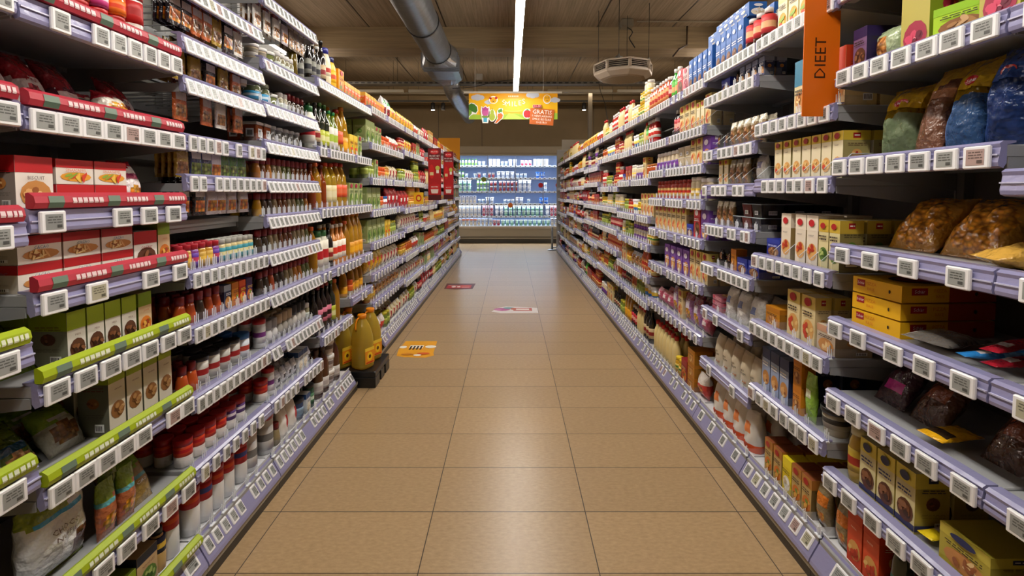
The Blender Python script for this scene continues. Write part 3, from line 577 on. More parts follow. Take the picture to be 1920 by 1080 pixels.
prod('syb', 'syrup_bottle', 'brown syrup bottle with red label', 'bottle', .06, lambda: bottle(.028, .15, '3a1c10', 'dcd8d4', 'c83a3a', 'sauce', 16, (.3, .8), mat='gloss', capr=.6, lab2='e8b080'))
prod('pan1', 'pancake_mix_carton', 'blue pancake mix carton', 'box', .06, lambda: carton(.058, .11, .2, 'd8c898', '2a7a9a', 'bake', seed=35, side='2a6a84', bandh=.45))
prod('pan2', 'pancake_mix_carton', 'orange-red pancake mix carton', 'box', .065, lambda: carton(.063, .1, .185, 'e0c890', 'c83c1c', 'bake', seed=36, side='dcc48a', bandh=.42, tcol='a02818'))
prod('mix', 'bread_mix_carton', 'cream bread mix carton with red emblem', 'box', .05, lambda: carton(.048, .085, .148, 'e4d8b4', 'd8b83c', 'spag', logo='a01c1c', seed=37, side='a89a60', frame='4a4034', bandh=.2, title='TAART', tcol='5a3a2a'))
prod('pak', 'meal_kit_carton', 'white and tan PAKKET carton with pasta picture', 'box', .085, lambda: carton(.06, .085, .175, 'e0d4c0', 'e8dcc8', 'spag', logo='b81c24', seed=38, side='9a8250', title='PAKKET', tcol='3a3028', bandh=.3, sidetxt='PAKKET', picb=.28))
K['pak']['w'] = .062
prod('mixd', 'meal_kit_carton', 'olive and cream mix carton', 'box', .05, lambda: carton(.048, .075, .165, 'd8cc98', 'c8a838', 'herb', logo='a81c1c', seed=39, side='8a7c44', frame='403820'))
prod('tray', 'berry_tray', 'clear-lidded tray of dark berries', 'tray', .08, lambda: traypack(.078, .1, .055, '1c1c24', '9aa4a8', fill='1c1c24'))
prod('trayr', 'berry_tray', 'clear-lidded tray of red berries', 'tray', .08, lambda: traypack(.078, .1, .055, '5a2018', '9aa4a8'))
prod('blub', 'baking_carton', 'navy display carton', 'box', .09, lambda: carton(.09, .1, .07, '1c2a8a', '2a3a9a', 'nut', seed=40, tcol='c0c8f0'))
prod('van', 'vanilla_bag', 'dark bag of vanilla pods', 'bag', .08, lambda: bag(.08, .14, .04, '3a2418', 8, 12, pal='nut', pc=(0, .6), pr=(.6, .2), mat='shrink'), d=.06)
prod('rnd', 'flour_bag', 'round white bag with blue print', 'bag', .12, lambda: bag(.12, .19, .07, 'd8d4c8', 12, 14, label='8a8aa8', lc=(0, .7, .5, .1)), d=.08)
prod('blm', 'flour_bag', 'cream paper flour bag with black lettering', 'bag', .085, lambda: bag(.083, .15, .065, 'cdbfa4', 12, 14, gusset=True, mat='card', title='BIO|BLOEM', tcol='2a2420', tpos=.45, pal='bake', pc=(.1, .1), pr=(.4, .06)), d=.07)
prod('sug', 'sugar_bag', 'white paper sugar bag with orange foot', 'bag', .1, lambda: bag(.098, .175, .075, 'e2ded8', 14, 16, gusset=True, mat='card', bot='e0541c', both=.16, label='e88a50', lc=(0, .55, .45, .13)), d=.08)
prod('blk', 'oat_carton', 'blue oat carton with orange mark', 'box', .06, lambda: carton(.058, .09, .17, '98a8c8', '2a3a6a', 'bake', seed=41, side='28365e', tcol='e0d8c8'))
prod('orb', 'gelatine_carton', 'orange carton', 'box', .05, lambda: carton(.048, .05, .1, 'd8881c', 'c8781c', 'bake', seed=42, tcol='5a2a10'))
prod('yorb', 'cake_tin_carton', 'amber yellow baking carton', 'box', .1, lambda: carton(.098, .1, .075, 'c88418', 'b87414', 'bake', seed=43, side='a06a14'))
prod('kry', 'flour_bag', 'white bag with blue star print', 'bag', .11, lambda: bag(.108, .14, .07, 'c8c4bc', 12, 14, label='6a7aa8', lc=(0, .6, .4, .12), gusset=True), d=.08)
prod('pnk', 'marzipan_pack', 'flat pink marzipan pack', 'pack', .11, lambda: flatbox(.1, .1, .022, 'b86a7a', 'c83a50', None, None, None, 'e8c0c8', 1))
prod('bok', 'baking_mix_bag', 'purple bag with cupcake picture', 'bag', .12, lambda: bag(.118, .17, .05, 'a070a8', 14, 16, top='8a2a4a', toph=.8, pal='fruit', pc=(0, .3), pr=(.6, .2), label='e8e0f0', lc=(0, .62, .5, .1)), d=.06)
prod('nut1', 'nut_bag', 'hanging clear bag of nuts', 'bag', .06, lambda: bag(.06, .12, .03, '7a6038', 8, 10, pal='nut', pc=(0, .4), pr=(.8, .3), top='b8b098'), d=.04)
prod('ycb', 'baking_soda_carton', 'bright yellow carton', 'box', .055, lambda: carton(.053, .075, .13, 'e8d020', 'f0dc30', 'white', seed=44, side='e0cc18', tcol='6a6010', frame='606010'))
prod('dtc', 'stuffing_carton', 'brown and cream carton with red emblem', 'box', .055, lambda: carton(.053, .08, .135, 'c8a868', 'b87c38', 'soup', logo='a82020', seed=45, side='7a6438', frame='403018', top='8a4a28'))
prod('capt', 'coffee_tub', 'cream tub with black lid', 'tub', .1, lambda: jar(.045, .09, 'b0a890', '1c1a18', 'b8b098', 'tub', 18, .14, lab=(.3, .75), lab2='3a342c'))
prod('grh', 'yogurt_pack', 'bright green upright pack', 'pouch', .06, lambda: bag(.058, .17, .03, '8ab83c', 8, 12, top='98c850', label='e8f0d0'), d=.05)
prod('ylc', 'baby_porridge_canister', 'pale yellow canister with blue seal', 'canister', .09, lambda: jar(.04, .19, 'c8b858', '7a7440', 'c8bc70', 'can', 18, .06, lab=(.1, .9), lab2='8aa0a8'))
prod('btl', 'baby_bottle', 'yellow and clear drinking bottle', 'bottle', .07, lambda: bottle(.03, .17, 'b89838', 'c8c4a0', 'c8a838', 'squeeze', 16, (.2, .6), mat='gloss', capr=.8, lab2='a03020'))
prod('orj', 'pasta_meal_carton', 'red-orange carton with spaghetti picture', 'box', .06, lambda: carton(.058, .09, .17, 'd8502c', 'c83818', 'spag', seed=46, side='b83a14', tcol='f8e8d0', title='PASTA', bandh=.2, top='c8401c', frame='f0e0d0'))
prod('orp', 'biscuit_bag', 'clear pouch with orange label', 'bag', .07, lambda: bag(.068, .14, .045, '8a7a58', 10, 12, label='d8781c', lc=(0, .7, .8, .14), pal='fruit', pc=(0, .3), pr=(.6, .14)), d=.06)
prod('crl', 'cereal_bag', 'tilted cream bag with golden cereal', 'bag', .1, lambda: bag(.1, .19, .05, 'dcd0b8', 14, 16, pal='bake', pc=(0, .48), pr=(.55, .2), top='e4dcc8', toph=.85), d=.06, tilt=-.12)
prod('grb', 'sauce_bottle', 'dark green bottle', 'bottle', .055, lambda: bottle(.025, .2, '142818', '101810', '204a38', 'squeeze', 16, mat='gloss'))
prod('lpk', 'cookie_carton', 'cream and orange cookie carton', 'box', .1, lambda: carton(.09, .12, .09, 'c8b8a0', 'c89878', 'bake', seed=47, side='a89478'))
# --- diet bay (right, nearest)
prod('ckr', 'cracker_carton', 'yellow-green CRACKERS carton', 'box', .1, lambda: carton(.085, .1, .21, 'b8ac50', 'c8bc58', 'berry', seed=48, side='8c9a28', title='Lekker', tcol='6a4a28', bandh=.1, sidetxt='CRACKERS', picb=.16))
K['ckr']['w'] = .087
prod('ckr2', 'cracker_carton', 'lime cracker carton lying low', 'box', .11, lambda: carton(.11, .1, .075, 'a8d020', '90c018', 'nut', seed=49, side='88b818'), rz=.25)
prod('clp', 'cracker_bag', 'clear bag of round crackers', 'bag', .11, lambda: bag(.11, .095, .07, 'a8b890', 12, 12, pal='bake', pc=(-.3, .45), pr=(.5, .3), mat='film'), d=.08)
prod('pubx', 'chocolate_carton', 'dark purple carton', 'box', .055, lambda: carton(.053, .09, .12, '7a5a80', '2e2050', 'choc', seed=50, side='2a1e48'))
prod('rtb', 'syrup_bottle', 'white bottle with red cap', 'bottle', .065, lambda: bottle(.03, .16, 'c8b080', 'b01818', 'b08858', 'squeeze', 16, (.1, .5), mat='gloss', capr=.7))
prod('bnc', 'cracker_bag', 'blue and yellow cracker bag', 'bag', .08, lambda: bag(.078, .2, .05, 'c8a020', 12, 14, top='20408a', toph=.6, label='3a6ac0', lc=(0, .2, .6, .1)), d=.06)
prod('brd1', 'bread_pack', 'clear and green bread pack with yellow top', 'bread', .12, lambda: breadpack(.118, .2, .1, 'b8d0a0', '7a4a30', 'c8a018', 3, 1), d=.12, tilt=-.25, rz=.2)
prod('brd2', 'bread_pack', 'dark brown pack with yellow top', 'bread', .085, lambda: bag(.085, .24, .06, '6a4430', 14, 18, top='c8a01c', toph=.78, label='a07050', lc=(0, .65, .9, .06)), d=.08, tilt=-.32)
prod('brd3', 'bread_pack', 'blue and clear roll pack with yellow top', 'bread', .1, lambda: breadpack(.098, .25, .08, '5a88c8', '8a5a38', 'c8a018', 4, 2), d=.08, tilt=-.3)
prod('brd4', 'bread_pack', 'blue printed pack of brown rolls', 'bread', .1, lambda: breadpack(.098, .24, .09, '3a58a0', '8a5a30', '2a4a90', 4, 3), d=.08, tilt=-.2)
prod('tal', 'cracker_carton', 'tall dark yellow carton', 'box', .07, lambda: carton(.066, .1, .18, 'c09a38', 'b88a28', 'berry', seed=51, side='8a6a1c', title='Lekker', tcol='40301a', bandh=.12))
prod('tor', 'tortilla_bag', 'glossy clear bag of golden chips', 'bag', .17, lambda: bag(.16, .19, .09, 'b8822a', 20, 24, pal='gold', pc=(0, .45), pr=(.9, .4), label='c8901c', lc=(0, .2, .8, .08), mat='film', wr=.25), d=.1, tilt=-.7, dx=-.06)
prod('wrp', 'wrap_pack', 'yellow and red bread wrap lying flat', 'pack', .11, lambda: bag(.1, .15, .05, 'd8a84a', 12, 14, label='a02818', lc=(.1, .6, .6, .12), wr=.25), d=.1, lie=1)
prod('pizz', 'pizza_base_carton', 'flat yellow PIZZA carton with red logo', 'box', .17, lambda: flatbox(.165, .27, .045, 'ecb41c', 'a01c20', 'Schär', 'PIZZA', 'a83a14', 'd88018', 1), d=.28, rz=.06)
prod('barb', 'snack_bar', 'blue wrapped snack bar', 'snack bar', .06, lambda: bar(.035, .13, .018, '2a80c8', '6ab0e0'), d=.13, lie=1)
prod('barr', 'snack_bar', 'dark red wrapped snack bar', 'snack bar', .06, lambda: bar(.038, .15, .018, 'a01c2c', 'b82838'), d=.15, lie=1)
prod('clb', 'snack_bag', 'flat clear bag', 'bag', .13, lambda: bag(.12, .13, .03, 'a8a098', 12, 12, mat='shrink'), d=.13, lie=1)
prod('drk', 'chocolate_bag', 'dark shiny bag with pink label', 'bag', .12, lambda: bag(.11, .18, .05, '3a1c2a', 14, 18, label='d8389a', lc=(0, .3, .6, .08), wr=.2, mat='film'), d=.08, tilt=-.65, dx=-.04)
prod('drk2', 'chocolate_bag', 'dark brown bag', 'bag', .12, lambda: bag(.11, .18, .05, '4a2818', 14, 18, label='7a3a20', lc=(0, .5, .6, .1), wr=.2), d=.08, tilt=-.65, dx=-.04)
prod('blu', 'baking_carton', 'bright blue carton', 'box', .1, lambda: carton(.08, .1, .09, '2a78c8', '3a88d8', 'white', seed=52, side='1f6ab8'))
prod('yelp', 'candy_bag', 'flat yellow packet', 'bag', .08, lambda: bag(.07, .11, .02, 'e0a818', 10, 12, label='3a2a1a', lc=(0, .3, .8, .1)), d=.1, lie=1)
prod('eck', 'baby_biscuit_carton', 'cream carton with navy logo', 'box', .062, lambda: carton(.06, .09, .16, 'd8cc98', 'e0d058', 'choc', logo='30345a', seed=53, side='b8a850', tcol='30345a', stripe='3a3c60'))
prod('ebx', 'baby_biscuit_carton', 'low yellow carton with navy logo', 'box', .13, lambda: carton(.12, .13, .09, 'b8a83c', 'c8b848', 'bake', logo='28305a', seed=54, side='a0943a'))
prod('ebar', 'snack_bar', 'yellow wrapped bar lying flat', 'snack bar', .06, lambda: bar(.04, .15, .018, 'e0c420', 'c8b030'), d=.15, lie=1)
# ------------------------------------------------------------------ placing products
NEAR_Y = 3.45
def get_meshes(key, near):
    k = K[key]; k['c'] = k['c'] or {}
    if near not in k['c']:
        random.seed(hash(key) if False else sum(map(ord, key)))
        parts = k['fn']()
        if not near and len(parts) > 1:
            m = MB()
            for _, p in parts: m.add(p)
            parts = [(parts[0][0], m)]
        k['c'][near] = [(n, m.mesh(k['name'] if i == 0 else n)) for i, (n, m) in enumerate(parts)]
        if not k['lie'] and not k['rz']:
            xs = [v[0] for _, m in parts for v in m.v]; ys = [v[1] for _, m in parts for v in m.v]
            if not k['tilt']: k['d'] = max(xs) - min(xs) + .001
            k['w'] = max(k['w'], max(ys) - min(ys))
        k['zmax'] = max(v[2] for _, m in parts for v in m.v)
    return k['c'][near]
PROTO = {}
def place(key, loc, rot, near=True):
    k = K[key]; ms = get_meshes(key, near)
    if (key, near) not in PROTO:
        o = nobj(k['name'], ms[0][1])
        for n, m in ms[1:]: nobj(n, m, o)
        PROTO[(key, near)] = o
    else:
        src = PROTO[(key, near)]; o = src.copy(); COL.objects.link(o)
        for ch in src.children:
            c = ch.copy(); COL.objects.link(c); c.parent = o
    o.location = loc; o.rotation_euler = rot
    return o
RNG = random.Random(11)
SHELFN = {}
USED = {}
def label_for(look, n, row, layer, side, where, hang=False):
    pos = []
    if row: pos.append(('row ' if not hang else 'peg row ') + NUMW[row + 1])
    if layer: pos.append('layer ' + NUMW[layer + 1])
    t = '%s, %s along%s, %s' % (look, ORD(n), ''.join(', ' + p for p in pos), where)
    if len(t.split()) > 16: t = t.replace(' shelf up', ' shelf').replace(' run', '')
    if len(t.split()) > 16: t = t.replace(' along', '').replace(', row ', ' row ').replace(' with ', ' ')
    USED[t] = USED.get(t, 0) + 1
    if USED[t] > 1 or len(t.split()) > 16: print('LABEL', t)
    return t
def fill(side, Y0, Y1, H, spec, where, near, rows=2, X0=1.0, depth=.4, hang=False, far_jit=0.0, hmax=9.0, edges=None):
    """spec: 'key*n/rows/stack' tokens laid from the near end to the far end; n=0 fills the rest"""
    sg = -1 if side == 'left' else 1; base = 0 if side == 'left' else pi
    y = Y0 + .012; cnt = {}; toks = spec.split(); ti = 0
    while ti < len(toks):
        t = toks[ti]; ti += 1
        if t.startswith('_'): y += float(t[1:]) / 100; continue
        key, _, rest = t.partition('*'); pr = (rest or '1').split('/'); n = int(pr[0]); rw = int(pr[1]) if len(pr) > 1 else rows; st = int(pr[2]) if len(pr) > 2 else 1
        key, _, key2 = key.partition('+'); k = K[key]; w_ = k['w']; get_meshes(key, near); i = 0
        if key2: get_meshes(key2, near)
        while (n == 0 or i < n):
            if y + w_ > Y1 - .008: break
            if edges is not None: edges.append(y - .0015)
            zt = k['zmax'] * cos(k['tilt']) * st + (K[key2]['zmax'] if key2 else 0); sc = min(1.0, hmax / zt) if not (k['lie'] or hang) else 1.0
            for r in range(rw):
                x = X0 + .035 + k['d'] / 2 + r * (k['d'] + .006) - k['dx'] * (1 if r == 0 else 1)
                if x + k['d'] / 2 > X0 + depth: break
                if rw > 1 and r and RNG.random() < .08: continue
                for s_ in range(st):
                    if s_ and RNG.random() < .1: break
                    jy = RNG.uniform(-.0004, .0004); jz = k['rz'] + (RNG.uniform(-.006, .006) if 'carton' in k['name'] or 'tray' in k['name'] else RNG.uniform(-.04, .04))
                    z = H + s_ * (k['zmax'] * sc + .001) + (.012 if k['lie'] else 0)
                    if k['lie']: z = H + .022 + s_ * .03; xx = x - k['d'] * .5; rot = (0, -pi / 2 + .06, base + k['rz'] + RNG.uniform(-.35, .35))
                    else: xx = x; rot = (0, k['tilt'], base + jz)
                    if hang: z = H - k['zmax'] - .002
                    cnt.setdefault((key, r, s_), 0); cnt[(key, r, s_)] += 1
                    o = place(key, (sg * xx, y + w_ / 2 + jy, z), rot, near)
                    if sc < 1: o.scale = (1, 1, sc) if sc > .86 else (sc, sc, sc)
                    tag(o, label_for(k['look'], cnt[(key, r, s_)], r, s_, side, where, hang), k['cat'], '%ss on %s' % (k['name'].replace('_', ' '), where))
                if key2 and r < 2:
                    cnt[(key2, r, 0)] = cnt.get((key2, r, 0), 0) + 1
                    o = place(key2, (sg * xx, y + w_ / 2, H + k['zmax'] * sc + .001), (0, 0, base + pi / 2 if K[key2]['w'] > w_ * 1.3 else base), near)
                    if sc < 1: o.scale = (1, 1, sc)
                    tag(o, label_for(K[key2]['look'], cnt[(key2, r, 0)], r, 1, side, where), K[key2]['cat'], '%ss on %s' % (K[key2]['name'].replace('_', ' '), where))
            y += w_ + .003 + (far_jit * RNG.random()); i += 1
    return y

# ------------------------------------------------------------------ shelf furniture
def tag_mesh(kind, scr, seed, part=0):
    rng = random.Random(seed); mb = MB(); w, h = {'L': (.058, .048), 'S': (.034, .05), 'M': (.046, .05)}[kind]
    if part != 2: mb.cbox((0, -w / 2, -h / 2), (.009, w / 2, h / 2), 'f2f2f4', 'plastic', .0025)
    if part == 1: return mb.mesh('price_tag')
    f = Face(mb, (.009, -w / 2, -h / 2), (0, 1, 0), (0, 0, 1), w, h, 'plastic')
    f.rect(.16, .16, .84, .86, scr); f.lines(.22, .78, .7, 3, mul(scr, .3), rng, .05, .12); f.rect(.58, .24, .78, .38, mul(scr, .25))
    return mb.mesh('price_tag' if part == 0 else 'screen')
TAGS = {k: [tag_mesh(k, c, i * 3) for i, c in enumerate(['8e918e', '999c98', '858886', 'a88a84', 'aaa68e'])] for k in 'LSM'}
TAGF = {k: tag_mesh(k, '888888', 0, 1) for k in 'LSM'}
SCRN = {k: [tag_mesh(k, c, i * 3, 2) for i, c in enumerate(['9a9d9a', 'a6a9a6', '909391', 'b09690', 'b4b098'])] for k in 'LSM'}
_mc = {}
def cached(key, fn):
    if key not in _mc: _mc[key] = fn()
    return _mc[key]
def rail_mesh(L, base=False):
    mb = MB()
    if base:
        P = [(-.034, .026), (-.022, .026), (-.018, .018), (.018, -.05), (.021, -.062), (.012, -.066), (-.034, -.01)][::-1]
        mb.extrude([(-.024, .022), (-.02, .04), (-.023, .04), (-.027, .022)], 0, L, 'd8dce4', 'clear')
    else:
        P = [(.004, -.026), (.006, -.018), (.001, .012), (.004, .02), (-.004, .026), (-.03, .026), (-.03, .022), (-.012, .018), (-.012, -.02), (-.006, -.03)]
    mb.extrude(P, 0, L, '9290b6', 'rail')
    if not base:
        mb.extrude([(.0075, -.004), (.0075, -.001), (.002, -.001), (.002, -.004)], 0, L, 'c4c4e0', 'rail')  # paler ridge, a highlight put into the rail's colour
    return mb.mesh('price_rail')
def divider_mesh():
    mb = MB(); c = 'fbfcfd'
    mb.poly([(-.1, 0, 0), (-.008, 0, 0), (-.008, 0, .03), (-.1, 0, .03)], c, 'clear')
    for dy in (-.009, 0, .009): mb.box((-.013, dy - .0009, 0), (-.011, dy + .0009, .034 if dy else .042), 'f4f8fc', 'plastic')
    mb.box((-.014, -.012, .0), (-.004, .012, .004), 'e8ecf2', 'plastic')
    return mb.mesh('divider')
def shield_mesh():
    mb = MB(); mb.poly([(-.2, 0, .0), (-.01, 0, 0), (-.01, 0, .03), (-.06, 0, .075), (-.2, 0, .075)], 'eef2f4', 'clear')
    mb.tube([(-.01, 0, .03), (-.06, 0, .075), (-.2, 0, .075)], .0012, 'e8eef2', 'plastic', 4)
    return mb.mesh('divider')
def strip_mesh(L, colr):
    mb = MB(); P = [(.012, .024), (.017, .036), (.014, .05), (.002, .058), (-.004, .056), (-.004, .024)]
    mb.extrude(P, 0, L, colr, 'card'); rng = random.Random(5); y = .03
    f = Face(mb, (.0172, 0, .024), (0, 1, 0), (0, 0, 1), L, .03, 'card')
    hi = mix(colr, 'ffffff', .6)
    while y < L - .08:
        mb.poly([(.0128, y, .0245), (.0128, y + .035, .0245), (.0178, y + .035, .0365), (.0178, y, .0365)], '5c7464', 'card')
        mb.poly([(.0178, y, .0365), (.0178, y + .035, .0365), (.0148, y + .035, .0505), (.0148, y, .0505)], '6c8070', 'card')
        yy = y + .055
        for q in range(6):
            l = rng.uniform(.006, .012)
            if yy + l > L: break
            mb.poly([(.0168, yy, .034), (.0168, yy + l, .034), (.0178, yy + l, .0375), (.0178, yy, .0375)], hi, 'card')
            mb.poly([(.0178, yy, .0375), (.0178, yy + l, .0375), (.0158, yy + l, .0465), (.0158, yy, .0465)], hi, 'card'); yy += l + .003
        y += .15
    return mb.mesh('promo_strip')
DIVM = {}
def shelf(side, b, lev, Y0, Y1, H, where, tags=8, tk='S', strip=None, div=0, dk='p', hang=False, base=False, depth=.38, tilt=0.0, skip=.08, pegs=8, colr='9a9b9c', clus=None, norail=0):
    if base: depth = .395
    sg = -1 if side == 'left' else 1; rz = 0 if side == 'left' else pi
    L = Y1 - Y0 - .006; XF = .985 if base else 1.0
    # local frame: +x into the aisle from the rail front, y from one end to the other
    mb = MB()
    if hang:
        mb.box((-depth, 0, -.035), (-depth + .02, L, -.005), '8a8b8c', 'metal')
        for yy in (.0, L - .004): mb.box((-depth, yy, -.03), (-.01, yy + .004, -.004), '8c8d8e', 'metal')
    else:
        mb.cbox((-depth, 0, -.008), (-.01, L, .018), colr, 'metal', .002)
        if base: mb.box((-depth, .0, .0181), (-.03, L, .0186), 'd6d6d8', 'metal')
        mb.box((-depth * .98, 0.002, -.022), (-depth * .9, L - .002, -.008), mul(colr, .8), 'metal')
        mb.box((-.045, .002, -.024), (-.02, L - .002, -.008), mul(colr, .9), 'metal')
    nm = 'hook_bar' if hang else 'gondola_shelf'
    root = nobj(nm, mb.mesh(nm), None, (sg * XF, Y0 + .003 if side == 'left' else Y1 - .003, H), (0, 0, rz))
    look = 'plain grey set-back steel shelf' if norail else ('hook bar with lavender price rail' if hang else ('deep base shelf with sloping lavender rail' if base else ('grey steel shelf with %s promo strip' % strip[0] if strip else 'grey steel shelf with lavender price rail')))
    tag(root, '%s, %s' % (look, where), 'shelf', 'shelves of the %s-hand shelving run' % side)
    if not norail: nobj('price_rail', cached(('rail', round(L, 3), base), lambda: rail_mesh(L, base)), root)
    if not hang and not base:
        def br():
            m = MB(); n = 0
            for y0 in (0, .003):
                pass
            pts = [(-.014, -.008), (-.014, -.03), (-depth, -.075), (-depth, -.008)]
            m.extrude(pts, 0, .003, '8e8f90', 'metal'); return m.mesh('bracket')
        me = cached(('br', depth), br)
        for yy in (-.002, L - .001): nobj('bracket', me, root, (0, yy, 0))
    rng = random.Random(b * 31 + int(H * 100) + (7 if side == 'left' else 0))
    pos = []
    if tags:
        tw = {'L': .058, 'S': .034, 'M': .046}[tk]; pitch = (L - .01) / tags
        for i in range(tags):
            yc = .005 + pitch * (i + .5)
            if rng.random() < skip: continue
            if clus: yc += rng.uniform(-1, 1) * max(0, pitch - tw) * .45
            pos.append(yc)
    for yc in pos:
        q = min(4, int(rng.random() ** 2 * 5)) if rng.random() < .5 else 0
        me = TAGF[tk] if b <= 3 else TAGS[tk][q]
        if base: tg = nobj('price_tag', me, root, (-.004, yc, -.018), (0, -.49, 0))
        else: tg = nobj('price_tag', me, root, (.0045, yc, -.006 if not tilt else -.012), (0, tilt, 0))
        if b <= 3: nobj('screen', SCRN[tk][q], tg)
    if strip:
        nobj('promo_strip', cached(('strip', round(L, 3), strip[1]), lambda: strip_mesh(L * .97, strip[1])), root, (0, 0, 0))
    if div:
        dm = cached(('div', dk), divider_mesh if dk == 'p' else shield_mesh)
        root['_d'] = 1; DIVM[root.name] = dm
    if hang:
        def pg():
            m = MB(); m.tube([(-depth + .02, 0, -.012), (-.03, 0, -.008), (-.022, 0, .002)], .0022, 'b0b0b4', 'metal', 6)
            m.tube([(-depth + .02, 0, -.012), (-.012, 0, .006)], .0015, 'b0b0b4', 'metal', 5); return m.mesh('peg_hook')
        me = cached(('peg', depth), pg)
        for i in range(pegs): nobj('peg_hook', me, root, (0, .03 + (L - .06) * i / max(1, pegs - 1), 0))
    return root

# ------------------------------------------------------------------ bays
LB = [.5, .975, 1.455, 1.93, 2.47, 3.4, 4.45, 5.45, 6.45, 7.45, 8.45, 9.35]
RB = [.5, .965, 1.47, 1.94, 2.45, 3.4, 4.4, 5.4, 6.4, 7.4, 8.4, 9.4, 9.9]
RED = ('red', 'b83444'); LIME = ('lime', 'a4b81c')
